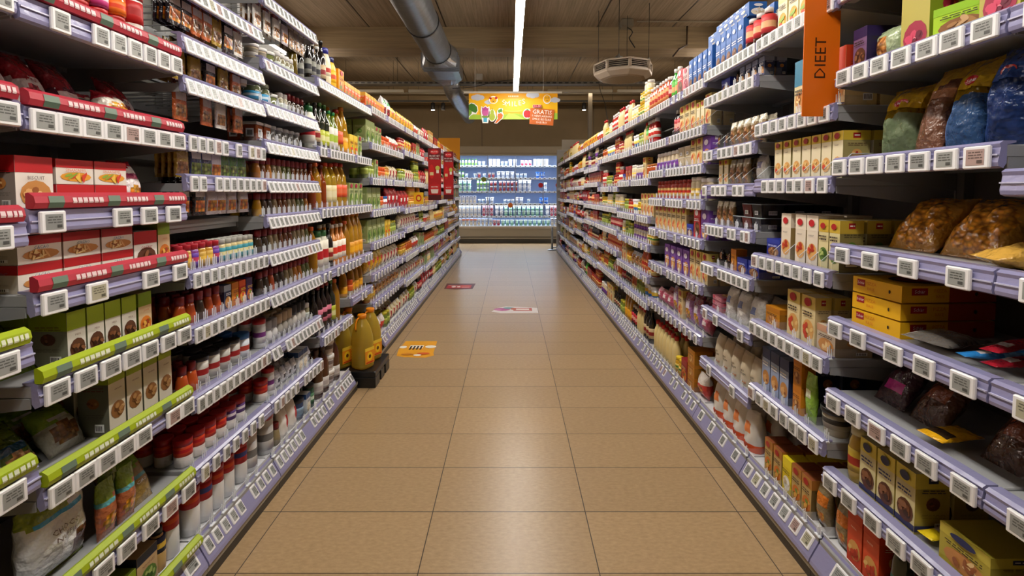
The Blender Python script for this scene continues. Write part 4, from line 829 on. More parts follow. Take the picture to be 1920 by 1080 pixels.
# (H, spec, options)
LEFT = {
 0: [(1.64, 'bj1*2/1 bj2*0/1', dict(tags=8, tk='M', strip=RED)), (1.415, 'bpr*0/1', dict(tags=7, tk='L', strip=RED)), (1.17, 'bx3*0/1', dict(tags=4, tk='L', strip=RED)), (.92, 'dkb*0/1', dict(tags=4, tk='L', strip=LIME)), (.655, 'bwht*0/1', dict(tags=4, tk='L', strip=LIME)), (.36, 'lmb*0/1', dict(tags=4, tk='L', strip=LIME))],
 1: [(1.635, 'bj1*2/2/2 bj2*1/2/2 bj1*1/2/2 bj3*1/2/2 bj2*1/2/2 btall*1/2 bgold*1/2', dict(tags=9, tk='M', strip=RED)),
     (1.41, 'bpr*2/2 bpk*1/2 bcl*1/2 bpr*1/1', dict(tags=8, tk='L', strip=RED, skip=0)),
     (1.195, 'bx3*1/2 bx1*2/2/2 bwht*2/2', dict(tags=5, tk='L', strip=RED, clus=1)),
     (1.02, 'bx2*3/2/2 bx4*1/2 lm3*1/2', dict(tags=5, tk='L', strip=RED, clus=1)),
     (.825, 'dkb*1/2 lm1*4/3 lm3*1/2 lmb*1/1', dict(tags=7, tk='L', strip=LIME, clus=1)),
     (.6, 'dkb*1/2 lmb*1/2 lm2*4/2', dict(tags=8, tk='L', strip=LIME, clus=1)),
     (.34, 'cnuf*1/1 gpch*2/2 ojc*2/2', dict(tags=6, tk='L', strip=LIME, clus=1)),
     (.12, 'cnuf*1/1 grn2*1/2 tan1*1/2 pot1*1/2 cyl*1/2', dict(tags=5, tk='L', strip=LIME, base=True))],
 2: [(1.88, 'sa0*2/3 sa5*2/3 sa4*1/3 sa0*1/2 sa8*1/3', dict(hang=1, tags=12, skip=0, tilt=-.25)), (1.715, 'sa4*2/4 sa0*1/4 sa4*1/3 sa5*1/2 wt*1/1', dict(hang=1, tags=12, skip=0, tilt=-.25)),
     (1.59, 'sa5*1/1 _5 sa5*1/1 sa8*1/1 _3 sa5*1/2', dict(hang=1, tags=12, skip=0, tilt=-.25, pegs=8)),
     (1.41, 'sa4*1/4 sa3*2/3 sa6*1/2 sa2*3/4 sa2*1/3', dict(hang=1, tags=11, skip=.05)),
     (1.285, 'sa0*2/3 sa1*2/3 sa1*3/3 sa6*1/3', dict(hang=1, tags=11)), (1.14, '', dict(tags=0, setb=.1, norail=1, depth=.28)),
     (.98, 'gift*2/2 gift2*1/2 gift*2/2 gift2*1/2 gift3*0/2', dict(tags=11, tk='S', div=12)),
     (.805, 'sp3*2/3 sp5*1/3 sp3*2/3 stk4*1/2 stk2*1/2 stk3*1/2 stk1*1/2', dict(tags=12, tk='S', div=10, skip=.03)),
     (.58, 'sp3*2/3 tinb*4/3 tinbl*2/2', dict(tags=12, tk='S', div=7, skip=.03)),
     (.35, 'ctub*4/3 ctubp*2/3', dict(tags=8, tk='S', div=7, skip=.2)),
     (.12, 'cyl*1/3 cylb*1/3 cyl*1/3 cyl*1/3 _2 cylb*1/3 cylt*1/2', dict(tags=10, tk='S', base=True, skip=.2))],
 3: [(2.04, 'sa8*3/3 sa1*1/2 sa7*3/3 sa0*1/2', dict(hang=1, tags=13, skip=0, tilt=-.25)),
     (1.78, 'wt*2/2 gt*1/2 shk*4/3 olt*2/1 blb*2/2', dict(tags=13, skip=0, tilt=-.3)),
     (1.6, 'bluj*2/2 gt*1/2 shk*2/3 sp5*4/3', dict(tags=12, skip=0, tilt=-.3)),
     (1.445, 'sqb*2/2 frp*5/2', dict(tags=13, skip=0, div=12, tilt=-.3)),
     (1.285, 'sp1*1/3 sp0*1/3 sp1*1/3 sp4*2/3 sp2*2/3 sp0*4/3', dict(tags=13, skip=0, div=12, tilt=-.3)),
     (1.135, 'sp6*1/3 sp5*2/3 sp4*1/3 sp0*2/3 sp4*2/3 sp2*2/3 sp1*1/3', dict(tags=13, skip=0, div=12, tilt=-.3)),
     (.98, 'sp5*2/3 sp4*2/3 sp0*3/3 sp4*3/3 sp2*1/3', dict(tags=13, skip=0, div=12, tilt=-.3)),
     (.805, 'sp5*2/3 sp3*1/3 sp5*2/3 sp4*2/3 sp1*2/3 sp2*2/3', dict(tags=13, skip=0, div=12, tilt=-.3)),
     (.58, 'tinw*1/3 grs*2/3 grw*3/3 grk*3/3 shk*1/3', dict(tags=13, skip=.05, div=11, tilt=-.3)),
     (.35, 'ctub*1/3 tinw*1/3 slt*4/3 slc*2/3 slt*1/3', dict(tags=11, skip=.15, div=9)),
     (.12, 'cylt*1/2 sp4*1/3 ckb*2/2 blkc*1/2 slc*1/2 grl*1/2', dict(tags=12, tk='S', base=True, skip=.25))],
 4: [(1.83, 'blb*3/2 vin*1/2 whb*1/2 yeb*1/2 yec*1/1 orc2*5/2', dict(tags=22, skip=0, tilt=-.2)),
     (1.47, 'frd*1/2 vin*1/2 oliv*2/2 olg*2/2 ol3*1/2 ol5*1/2 yel1*2/2 gnc*1/2', dict(tags=20, skip=.1, div=10)),
     (1.145, 'ol4*1/2 ol1*1/2 ol4*1/2 ol2*2/2 ol3*2/2 gnc*0/2', dict(tags=16, skip=.1, div=8)),
     (.8, 'ol1*1/2 frd*2/2 vin*1/2 frd2*3/2 ol1*1/2 ol5*3/2', dict(tags=14, skip=.2, div=8)),
     (.46, 'vin*1/2 vinr*3/2 oliv*1/2 ol1*2/2 olt*1/2 ol5*4/2', dict(tags=10, skip=.3, div=6, end=2.95)), (.56, 'ol5*1/1 ojar*1/1 ol5*3/1', dict(tags=6, skip=.5, div=1, start=2.955)),
     (.12, 'syr*2/2 wtub*1/2/3 syr*1/2', dict(tags=10, base=True, skip=.1, end=2.9))],
 5: [(1.85, 'orc2*4/2 orc*3/2 gwb*2/2 ywb*0/2', dict(tags=22)), (1.59, 'gnc2*2/2 gnc*2/2 ojar*5/2 rwb*0/2', dict(tags=18, skip=.1)), (1.335, 'gjar*3/2 gnc*1/2 ojar*4/2 ojar2*2/2 crb*0/2', dict(tags=18, skip=.1, div=8)),
     (1.1, 'gnc2*3/2 ojar*2/2 tinbl*2/2 rbag*0/2', dict(tags=16, skip=.2)), (.86, 'gnc2*4/2 yel1*2/2 gjar*3/2', dict(tags=14, skip=.2)), (.63, 'ywb*4/2 crb*0/2', dict(tags=12)), (.42, 'ojar2*3/2 pnb*0/2', dict(tags=12)), (.12, 'rwb*2/2 gjar*2/2 crb*0/2', dict(tags=16, base=True, start=3.6))],
}
RIGHT = {
 0: [(1.6, 'ckr*0/1', dict(tags=4, tk='L')), (1.275, 'brd4*0/1', dict(tags=4, tk='L')), (1.07, 'tor*0/1', dict(tags=3, tk='L')), (.84, 'barr*0/1', dict(tags=3, tk='L')), (.61, 'drk2*0/1', dict(tags=3, tk='L')), (.35, 'ebx*0/1', dict(tags=3, tk='L'))],
 1: [(1.85, '', dict(tags=6, tk='M')),
     (1.6, 'ckr*1/2 ckr2*1/1 ckr*1/2 clp*1/1 pubx*1/2 rtb*1/2', dict(tags=7, tk='L', skip=0, clus=1)),
     (1.333, 'brd4*1/1 brd3*1/1 brd2*1/1 brd1*1/1 _1 bnc*1/1', dict(tags=7, tk='L', skip=0, clus=1)),
     (1.07, 'wrp*1/1 tor*2/1 _2 tal*0/2', dict(tags=4, tk='L', skip=0, clus=1)),
     (.84, 'barr*1/2/2 barb*1/2/2 clb*1/1 _2 pizz*1/1/3', dict(tags=5, tk='L', skip=0, clus=1)),
     (.61, 'drk2*1/1 yelp*1/1 drk2*1/1 drk*1/1 blu*1/2', dict(tags=6, tk='L', skip=0, clus=1)),
     (.355, 'ebx*1/1 ebar*1/1 eck*3/2 btl*1/1 ylc*1/1', dict(tags=6, tk='L', skip=0, clus=1)),
     (.12, 'crl*1/1 lpk*1/1 grb*1/1 _2 orj*2/3 orp*1/2', dict(tags=7, tk='L', base=True, skip=.1))],
 2: [(1.843, 'cyc*1/2 ccr*3/2 ccr*0/2', dict(tags=9, tk='M', skip=0)), (1.505, 'pan2*3/2 pan1*1/2', dict(tags=8, tk='M', skip=0)),
     (1.28, 'mix*4/3 mix*3/3 rnd*1/1', dict(tags=8, tk='M', skip=.1, div=6, dk='s', clus=1)),
     (.98, 'mixd*2/3 pak*2/2 _2 pak*1/2 blub*1/2', dict(tags=8, tk='M', skip=0, div=5, dk='s', clus=1)),
     (.705, 'lpk*1/1 crc*2/2 _4 yorb*1/2 orb*2/2/2', dict(tags=9, tk='M', skip=0, clus=1)),
     (.435, 'capt*1/2 grh*1/1 orb*1/1/2 _2 blk*3/3', dict(tags=8, tk='M', skip=.1, clus=1)),
     (.12, 'orp*1/1 dtc*2/3 ycb*1/3 dtc*2/3 sug*1/3', dict(tags=7, tk='M', base=True, skip=.1))],
 3: [(1.84, 'syb*3/2 blc+blc2*5/2', dict(tags=11, tk='M', skip=0)), (1.71, 'stk4*4/2 van*1/1 blub*0/2', dict(tags=9, tk='M', skip=0, div=8)),
     (1.44, 'nut1*5/2 van*2/2', dict(tags=9, tk='M', skip=.1, div=6, dk='s', clus=1)), (1.265, 'rnd*1/1 nut1*3/2 mix*2/2', dict(tags=9, tk='M', skip=.1, div=7, dk='s', clus=1)),
     (1.07, 'tray*1/3/2 trayr*1/3/2 tray*1/2/2 nut1*3/2', dict(tags=12, tk='S', div=12)), (.87, 'blub*2/2 orb*1/1 van*2/1 blub*1/1', dict(tags=10, tk='M', skip=.1, div=5, clus=1)),
     (.64, 'kry*3/2 pnk*1/2/3', dict(tags=4, tk='M')), (.37, 'blm*5/2', dict(tags=2, tk='M')), (.12, 'sug*4/3', dict(tags=4, tk='M', base=True))],
 4: [(1.82, 'blc+blc2*1/2 blc*4/2 pcar*1/2 rcar*1/2 gbot*2/2 bbot*1/2 obot*4/2', dict(tags=20, tk='S')), (1.58, 'crc*1/2 mix*2/2 crc*3/2 bbot*2/2', dict(tags=18, tk='S', div=9, dk='s')),
     (1.38, 'pucar*1/2 crc*2/2 bns*2/2/2 ptub*0/2', dict(tags=18, tk='S', div=10)), (1.19, 'ptub*2/2 wjar*2/2 rjar*0/2', dict(tags=18, tk='S', div=14)),
     (.98, 'pucar*1/2 rcar*1/2 blub*1/2 crc*0/2', dict(tags=16, tk='S', div=12)), (.74, 'crc*3/2 pucar*4/2', dict(tags=14, tk='S', div=10)), (.47, 'pkb*1/1 bok*2/2 crc*1/2 bok*1/2 pkb*0/2', dict(tags=12, tk='S', div=8)), (.12, 'rwb*1/1 yorb*1/2/3 redp*1/2 yjar*2/2 cbot*0/2', dict(tags=14, base=True))],
}
FARL = [(1.85, ['gwb ywb rbag rwb', 'rbag rwb crb', 'crb wjar ywb']), (1.6, ['rwb rjar ywb', 'rbag rwb', 'crb ywb']), (1.34, ['ojar2 gjar rjar', 'rjar rbag', 'crb pnb']), (1.1, ['redp ywb rbag', 'rjar ojar2', 'ywb pnb']),
        (.86, ['crb yjar pnb', 'gjar rwb', 'ywb ojar2']), (.62, ['crb gnc rwb', 'pnb rwb crb', 'ywb']), (.38, ['pnb crb', 'rwb crb', 'ywb pnb']), (.12, ['rwb crb gjar', 'rwb rbag', 'pnb ywb'])]
FARR = [(1.82, ['!obot*3/1 wjar*2/1/2 yjar*3/1/2 wjar*3/1 cbot*2/1 rbot*2/1 rcar*1/1 wjar*0/1', '!cbot*3/1 rbot*4/1 wjar*2/1 yjar*3/1 cbot*2/1 rbot*0/1', '!rwb*3/1 ywb*0/1', '!ywb*4/1 rwb*2/1 ywb*0/1', 'ywb gwb', 'orc2 crb']), (1.56, ['!rbot*3/1 gbot*1/1 cbot*1/1 gjar*2/1 wtb*2/1 vin*1/1 cbot*4/1 rjar*0/1', 'cbot rjar obot ptub', 'vin ptub ywb', 'ywb yel1', 'rwb orc2', 'orc2 crb']), (1.32, ['!amb*3/1 crc*1/1 ptub*3/1 wjar*2/1 redp*2/1 blub*1/1 redp*0/1', 'rbot rjar gjar', 'gjar yel1 redp', 'rwb rjar', 'rbag crb', 'wjar rjar']), (1.08, ['!crc*4/1 yjar*2/1 wtb*2/1 rjar*2/1 gjar*2/1 redp*0/1', 'gjar yjar wjar', 'redp vin', 'crb rbag', 'rwb pnb', 'redp crb']),
        (.86, ['gjar wjar yjar', 'rjar gjar', 'vin redp', 'rwb crb', 'orc2 crb', 'rwb ojar2']), (.64, ['!amb*2/1 obot*3/1 pnb*3/1 ojar2*2/1 crc*0/1', 'wjar rjar vin', 'amb ojar2', 'crb rbag', 'ojar2 crb', 'orc2 crb']), (.4, ['amb bbot obot', 'yjar ojar2 amb', 'ywb yjar', 'ojar2 rwb', 'crb pnb', 'rbag crb']), (.12, ['!vin*3/1 cbot*3/1 bbot*3/1 ol5*3/1 gjar*0/1', 'vin gjar rbot', 'rjar gbot vin', 'crb rjar', 'rwb pnb', 'rbag blub'])]
POOL = {'left': 'rbag crb rjar gjar ojar2 wjar amb gnc redp cbot vin crc bbot pnb'.split(), 'right': 'cbot wjar ptub wtb bbot crc redp gjar yjar amb obot vin crb mixd'.split()}
def gondola(side, B, near, far):
    sg = -1 if side == 'left' else 1
    nb = len(B) - 1
    for b in range(nb):
        Y0, Y1 = B[b], B[b + 1]
        bayname = '%s bay %s' % (side, NUMW[b + 1])
        top = 2.12 if not (side == 'left' and b in (2, 3)) else 2.3
        if side == 'right' and b < 4: top = 2.2
        g = nobj('gondola_bay', None, None, (sg * 1.43, (Y0 + Y1) / 2, 0))
        tag(g, 'grey back panel, uprights and kick plate of %s from camera' % bayname, 'shelving unit', 'bays of the two shelving runs')
        L = Y1 - Y0
        mb = MB(); mb.box((-.012, -L / 2 + .001, .06), (.012, L / 2 - .001, top), '77756f', 'metal'); nobj('back_panel', mb.mesh('back_panel'), g)
        mb = MB(); mb.box((-.015, -.012, 0), (.015, .012, top - .01), '8a8a88', 'metal')
        me = cached(('up', top), lambda: mb.mesh('upright')); nobj('upright', me, g, (-sg * .03, -L / 2 + .013, 0)); nobj('upright', me, g, (-sg * .03, L / 2 - .013, 0))
        mb = MB(); x = -sg * (1.43 - .972)
        mb.box((min(x, x + sg * .012), -L / 2 + .001, 0.0), (max(x, x + sg * .012), L / 2 - .001, .052), '2c2824', 'metal'); xs = (x - sg * .003, x)
        mb.box((min(xs), -L / 2 + .001, .036), (max(xs), L / 2 - .001, .052), '9a9484', 'metal')
        kp = nobj('kick_plate', mb.mesh('kick_plate'), g)
        if side == 'left' and b == 4: kp.scale.y = .47 / L; kp.location.y = -L / 2 + .238
        if b in near:
            levels = near[b]
        else:
            levels = []
            F = FARL if side == 'left' else FARR
            o = b - 6 if side == 'left' else b - 5
            for i, (h, opts) in enumerate(F):
                r = random.Random(b * 10 + i + (500 if side == 'right' else 0))
                keys = opts[min(len(opts) - 1, max(0, o))].replace('!', '').split() + [r.choice(POOL[side]) for _ in range(3)]
                if side == 'left' and b >= 9: keys = ['ywb', 'ywb'] + keys
                sp = ''
                ex = opts[min(len(opts) - 1, max(0, o))]
                if ex[0] == '!': sp = ex[1:]
                for _ in range(0 if sp else 12):
                    kk = r.choice(keys); low = kk in ('gjar', 'rjar', 'yjar', 'ojar2', 'ptub', 'amb', 'wtb', 'tinbl', 'crb', 'rwb') and r.random() < .35 and h < 1.7
                    sp += '%s*%d/1%s ' % (kk, r.randint(2, 4), '/2' if low and K[kk]['fn'] and kk not in ('crb', 'rwb') else '')
                hh = h + (r.uniform(-.035, .035) if .2 < h < 1.8 else 0)
                levels.append((hh, sp, dict(tags=16 if b < 8 else 12, base=(h == .12), skip=.12)))
        order = sorted(levels, key=lambda q: q[0])
        for lev, spec, op in levels:
            op = dict(op); i = [q[0] for q in order].index(lev) + 1
            nth = 'lowest shelf' if i == 1 else ORD(i) + ' shelf up'
            where = '%s, %s' % (nth, bayname)
            y0 = op.pop('start', Y0); y1 = op.pop('end', Y1); sb = op.pop('setb', 0)
            isn = (Y0 < NEAR_Y)
            op.setdefault('tk', 'S')
            if 1 < b < 8 and not op.get('hang') and lev < 1.75 and not op.get('strip'): op.setdefault('div', 1)
            sh = shelf(side, b, i, y0, y1, lev, where, **op)
            if '_d' in sh: del sh['_d']
            if sb: sh.location.x += sg * sb
            if spec:
                base = op.get('base'); nx = [q[0] for q in order if q[0] > lev + .02 and q[2].get('start', Y0) < y1 - .01 and q[2].get('end', Y1) > y0 + .01]; edges = []
                hm = (nx[0] - lev - .048) if nx else 9.0
                if nx and [q for q in order if q[0] == nx[0]][0][2].get('hang'): hm = nx[0] - lev - .06
                fill(side, y0, y1, lev + (.0195 if base else .0185), spec, where, isn, 2, .985 if base else 1.0, .38, bool(op.get('hang')), 0 if isn else .01, hm, edges)
                if sh.name in DIVM:
                    for e in edges[:60]:
                        ly = (e - (y0 + .003)) if side == 'left' else ((y1 - .003) - e); nobj('divider', DIVM[sh.name], sh, (-.004, ly, .019))
gondola('left', LB, LEFT, FARL)
gondola('right', RB, RIGHT, FARR)

# ------------------------------------------------------------------ room shell
def noise_mat(name, c1, c2, scale=(1, 1, 1), rough=.6, nscale=6, bump=.0, detail=6, spec=.4, grid=None):
    m, nt, out = mat_new(name)
    tc = N(nt, 'ShaderNodeTexCoord'); mp = N(nt, 'ShaderNodeMapping'); mp.inputs['Scale'].default_value = scale
    nt.links.new(tc.outputs['Object'], mp.inputs['Vector'])
    no = N(nt, 'ShaderNodeTexNoise'); no.inputs['Scale'].default_value = nscale; no.inputs['Detail'].default_value = detail; no.inputs['Roughness'].default_value = .65
    nt.links.new(mp.outputs[0], no.inputs['Vector'])
    cr = N(nt, 'ShaderNodeValToRGB'); cr.color_ramp.elements[0].position = .3; cr.color_ramp.elements[1].position = .72
    cr.color_ramp.elements[0].color = (*lin(c1), 1); cr.color_ramp.elements[1].color = (*lin(c2), 1)
    nt.links.new(no.outputs['Fac'], cr.inputs[0])
    b = principled(nt, None, rough, 0, spec); col = cr.outputs[0]
    if grid:
        tw, tl, ox, oy, gw, gc = grid
        sx = N(nt, 'ShaderNodeSeparateXYZ'); nt.links.new(tc.outputs['Object'], sx.inputs[0]); facs = []
        for ax, (t, o) in enumerate(((tw, ox), (tl, oy))):
            a = N(nt, 'ShaderNodeMath', operation='ADD'); a.inputs[1].default_value = -o + 100 * t; nt.links.new(sx.outputs[ax], a.inputs[0])
            md = N(nt, 'ShaderNodeMath', operation='MODULO'); md.inputs[1].default_value = t; nt.links.new(a.outputs[0], md.inputs[0])
            s1 = N(nt, 'ShaderNodeMath', operation='SUBTRACT'); s1.inputs[1].default_value = t / 2; nt.links.new(md.outputs[0], s1.inputs[0])
            ab = N(nt, 'ShaderNodeMath', operation='ABSOLUTE'); nt.links.new(s1.outputs[0], ab.inputs[0])
            gt = N(nt, 'ShaderNodeMath', operation='GREATER_THAN'); gt.inputs[1].default_value = t / 2 - gw / 2; nt.links.new(ab.outputs[0], gt.inputs[0]); facs.append(gt)
        mx = N(nt, 'ShaderNodeMath', operation='MAXIMUM'); nt.links.new(facs[0].outputs[0], mx.inputs[0]); nt.links.new(facs[1].outputs[0], mx.inputs[1])
        # tile to tile variation
        br = N(nt, 'ShaderNodeTexWhiteNoise', noise_dimensions='2D'); dv = N(nt, 'ShaderNodeVectorMath', operation='DIVIDE'); dv.inputs[1].default_value = (tw, tl, 1)
        of = N(nt, 'ShaderNodeVectorMath', operation='ADD'); of.inputs[1].default_value = (-ox + 100 * tw, -oy + 100 * tl, 0)
        fl = N(nt, 'ShaderNodeVectorMath', operation='FLOOR'); nt.links.new(tc.outputs['Object'], of.inputs[0]); nt.links.new(of.outputs[0], dv.inputs[0]); nt.links.new(dv.outputs[0], fl.inputs[0]); nt.links.new(fl.outputs[0], br.inputs[0])
        hs = N(nt, 'ShaderNodeHueSaturation'); ma = N(nt, 'ShaderNodeMath', operation='MULTIPLY_ADD'); ma.inputs[1].default_value = .1; ma.inputs[2].default_value = .95
        nt.links.new(br.outputs[0], ma.inputs[0]); nt.links.new(ma.outputs[0], hs.inputs['Value']); nt.links.new(col, hs.inputs['Color'])
        mc = N(nt, 'ShaderNodeMixRGB'); mc.inputs[2].default_value = (*lin(gc), 1); nt.links.new(mx.outputs[0], mc.inputs[0]); nt.links.new(hs.outputs[0], mc.inputs[1]); col = mc.outputs[0]
    nt.links.new(col, b.inputs['Base Color'])
    if bump:
        bp = N(nt, 'ShaderNodeBump'); bp.inputs['Strength'].default_value = bump; bp.inputs['Distance'].default_value = .01; nt.links.new(no.outputs['Fac'], bp.inputs['Height']); nt.links.new(bp.outputs[0], b.inputs['Normal'])
    nt.links.new(b.outputs[0], out.inputs[0]); M[name] = m; return m
noise_mat('floor_tile', 'a0835e', 'b89b74', (1, 2.4, 1), .3, 42, .03, 10, .5, (.598, .2995, -.3045, 1.4955, .0035, '3a2e22'))
noise_mat('plank_ceiling', '6e5f48', '94826a', (26, .7, 1), .8, 1.6, .2, 5)
noise_mat('beam_board', '7c6c52', '9c8868', (.5, 8, 14), .8, 2, .1, 5)
noise_mat('wall_brown', '857458', '8d7b5f', (1, 1, 1), .7, 2, 0, 3)
noise_mat('duct_metal', '8f959c', 'aab0b8', (1, 3, 1), .3, 8, .05, 3); 
M['duct_metal'].node_tree.nodes['Principled BSDF'].inputs['Metallic'].default_value = .85
YB, YF, XL, XR, HC = -2.5, 12.6, -5.5, 5.5, 3.9
mb = MB(); mb.poly([(XL, YB, 0), (XR, YB, 0), (XR, YF, 0), (XL, YF, 0)], 'ffffff', 'floor_tile'); struct('floor', mb)
mb = MB(); mb.box((XL, YB, HC), (XR, YF, HC + .2), 'ffffff', 'plank_ceiling'); ceil = struct('ceiling', mb)
# grooves between ceiling planks
for i, a in enumerate((-.855, -.39, .525, .98)):
    mb = MB(); x = a * 2.65; mb.box((x - .008, YB, HC - .004), (x + .008, YF, HC + .001), '2a241c', 'metal'); struct('trim_%d' % (i + 1), mb)
for nm, lo, hi in (('wall_back', (XL, YF, 0), (XR, YF + .1, HC)), ('wall_front', (XL, YB - .1, 0), (XR, YB, HC)), ('wall_left', (XL - .1, YB, 0), (XL, YF, HC)), ('wall_right', (XR, YB, 0), (XR + .1, YF, HC))):
    mb = MB(); mb.box(lo, hi, 'ffffff', 'wall_brown'); struct(nm, mb)
for i, (y0, y1, z) in enumerate(((7.72, 8.2, 3.56), (12.0, 12.4, 3.5), (3.1, 3.5, 3.72))):
    if i == 2: continue
    mb = MB(); mb.box((XL, y0, z), (XR, y1, HC), 'ffffff', 'beam_board'); o = nobj('ceiling_beam', mb.mesh('ceiling_beam')); o['kind'] = 'structure'
# seams on the brown end wall
for i, x in enumerate((-1.9, -.75, 2.2)):
    mb = MB(); mb.box((x - .006, YF - .004, 2.3), (x + .006, YF + .001, HC), '3c3428', 'metal'); struct('trim_%d' % (i + 5), mb)
mb = MB(); mb.box((1.6, 9.79, 0), (1.68, 9.87, 3.3), '6f6656', 'metal'); o = nobj('pillar', mb.mesh('pillar')); o['kind'] = 'structure'

# ------------------------------------------------------------------ lamps
def batten(x, y0, y1, z, w_, m, label, group=None):
    mb = MB(); mb.box((-w_ / 2 - .004, 0, .0), (w_ / 2 + .004, y1 - y0, .045), 'd8d8d4', 'metal'); o = nobj('linear_lamp', mb.mesh('linear_lamp'), None, (x, y0, z))
    tag(o, label, 'ceiling lamp', group)
    d = MB(); d.box((-w_ / 2, .004, -.028), (w_ / 2, y1 - y0 - .004, -.0005), 'ffffff', m); nobj('diffuser', d.mesh('diffuser'), o)
    c = MB()
    for k in range(3):
        yy = (y1 - y0) * (.06 + .44 * k); cc = MB(); cc.tube([(0, yy, .044), (0, yy, HC - z - .002)], .002, '2a2a2a', 'metal', 5); nobj('suspension_cable', cc.mesh('suspension_cable'), o)
    return o
batten(.085, -1.2, 7.45, 2.85, .07, 'tube', 'long bright white linear lamp hanging over the middle of the aisle')
batten(-3.4, 1.0, 9.1, 3.35, .07, 'sidetube', 'linear lamp over the neighbouring aisle beyond the spice shelving', 'lamps over the neighbouring aisles')
batten(3.4, 1.0, 9.1, 3.35, .07, 'sidetube', 'linear lamp over the neighbouring aisle beyond the diet shelving', 'lamps over the neighbouring aisles')

# black ceiling track with spots near the end wall
mb = MB(); mb.box((-3.2, 0, 0), (3.2, .03, .035), '141414', 'metal'); tr = nobj('lighting_track', mb.mesh('lighting_track'), None, (0, 11.2, 3.37)); tag(tr, 'thin black lighting track running across in front of the brown end wall', 'lighting track')
for x in (-2.4, 0.4, 2.4):
    c = MB(); c.tube([(x, .015, .03), (x, .015, HC - 3.37 - .002)], .004, '1a1a1a', 'metal', 6); nobj('suspension_rod', c.mesh('suspension_rod'), tr)
for x, lit, lb in ((-1.82, 1, 'lit black track spotlight shining towards the aisle, left of the promotion sign'), (-1.58, 0, 'dark black track spotlight beside the lit one, left of the promotion sign'), (1.73, 1, 'lit black track spotlight right of the promotion sign near the pillar')):
    z = 3.37 - .1
    b = MB(); b.lathe([(.045, -.09, '18181a'), (.048, -.085, '18181a'), (.048, .06, '1c1c1e'), (.03, .075, '141414')], 16, 'metal')
    o = nobj('track_spotlight', b.mesh('track_spotlight'), None, (x, 11.21, z)); tag(o, lb, 'spotlight', 'spotlights on the black track')
    n = MB(); n.tube([(0, 0, .07), (0, 0, .1)], .01, '141414', 'metal', 6); nobj('stem', n.mesh('stem'), o)
    l = MB(); l.lathe([(.036, -.098, 'ffffff'), (.04, -.092, 'ffffff')], 16, 'spot' if (lit and x < 0) else ('spot' if lit else 'gloss')); nobj('lens', l.mesh('lens'), o)

# ------------------------------------------------------------------ duct
def duct():
    R = .2; x, z = -1.09, 3.36
    mb = MB(); n = 24; Y0, Y1 = 1.2, 7.15; st = .045; k = int((Y1 - Y0) / st); base = len(mb.v)
    for j in range(k + 1):
        for s in (0, 1):
            rr = R + (.0035 if s else 0); yy = Y0 + j * st + s * st * .82
            for i in range(n):
                a = 2 * pi * i / n; mb.v.append((rr * cos(a), yy + st * i / n, rr * sin(a)))
    rows = 2 * (k + 1)
    for j in range(rows - 1):
        for i in range(n):
            i2 = (i + 1) % n
            mb.face((j * n + i, (j + 1) * n + i, (j + 1) * n + i2, j * n + i2), 'a4a9ae', 'duct_metal', True)
    root = nobj('air_duct', mb.mesh('air_duct'), None, (x, 0, z)); tag(root, 'large spiral-wound galvanised air duct under the ceiling, left of the lamp', 'air duct')
    for y in (2.2, 4.55, 5.92, 7.12):
        c = MB(); c.extrude([(0, 0)] * 0 or [((R + .012) * cos(2 * pi * i / 24), (R + .012) * sin(2 * pi * i / 24)) for i in range(24)], y, y + .025, '1c1c1e', 'metal')
        nobj('clamp_band', c.mesh('clamp_band'), root)
    t = MB()   # round to flat transition, flat neck, then back to a smaller round pipe dropping beyond the beam
    def ring(y, rx, rz, cz, p=2.0, m=24):
        L = []
        for i in range(m):
            a = 2 * pi * i / m; ca, sa = cos(a), sin(a); q = (abs(ca) ** p + abs(sa) ** p) ** (-1 / p); L.append((rx * ca * q, y, cz + rz * sa * q))
        return L
    rings = [ring(7.16, R, R, 0), ring(7.36, .27, .15, -.05, 12), ring(7.5, .27, .11, -.07, 14), ring(8.25, .27, .11, -.07, 14), ring(8.5, .15, .15, -.1)]
    for r in rings: t.v += r
    for j in range(4):
        for i in range(24): i2 = (i + 1) % 24; t.face((j * 24 + i, (j + 1) * 24 + i, (j + 1) * 24 + i2, j * 24 + i2), 'a4a9ae', 'duct_metal', False)
    for y in (7.36, 7.5, 7.6): t.box((-.285, y - .008, -.20), (.285, y + .008, .03), '9a9fa4', 'duct_metal')
    nobj('transition_piece', t.mesh('transition_piece'), root)
    e = MB(); e.tube([(0, 8.48, -.1), (.02, 8.9, -.24), (.1, 9.5, -.36), (.14, 10.2, -.38), (.14, 11.0, -.38)], .15, '9aa0a8', 'duct_metal', 20); nobj('pipe', e.mesh('pipe'), root)
    for y in (3.4, 5.2):
        c = MB(); c.tube([(-.22, y, 0), (-.22, y, HC - z - .002)], .004, '1c1c1c', 'metal', 6); c.tube([(.22, y, 0), (.22, y, HC - z - .002)], .004, '1c1c1c', 'metal', 6); nobj('hanger', c.mesh('hanger'), root)
duct()

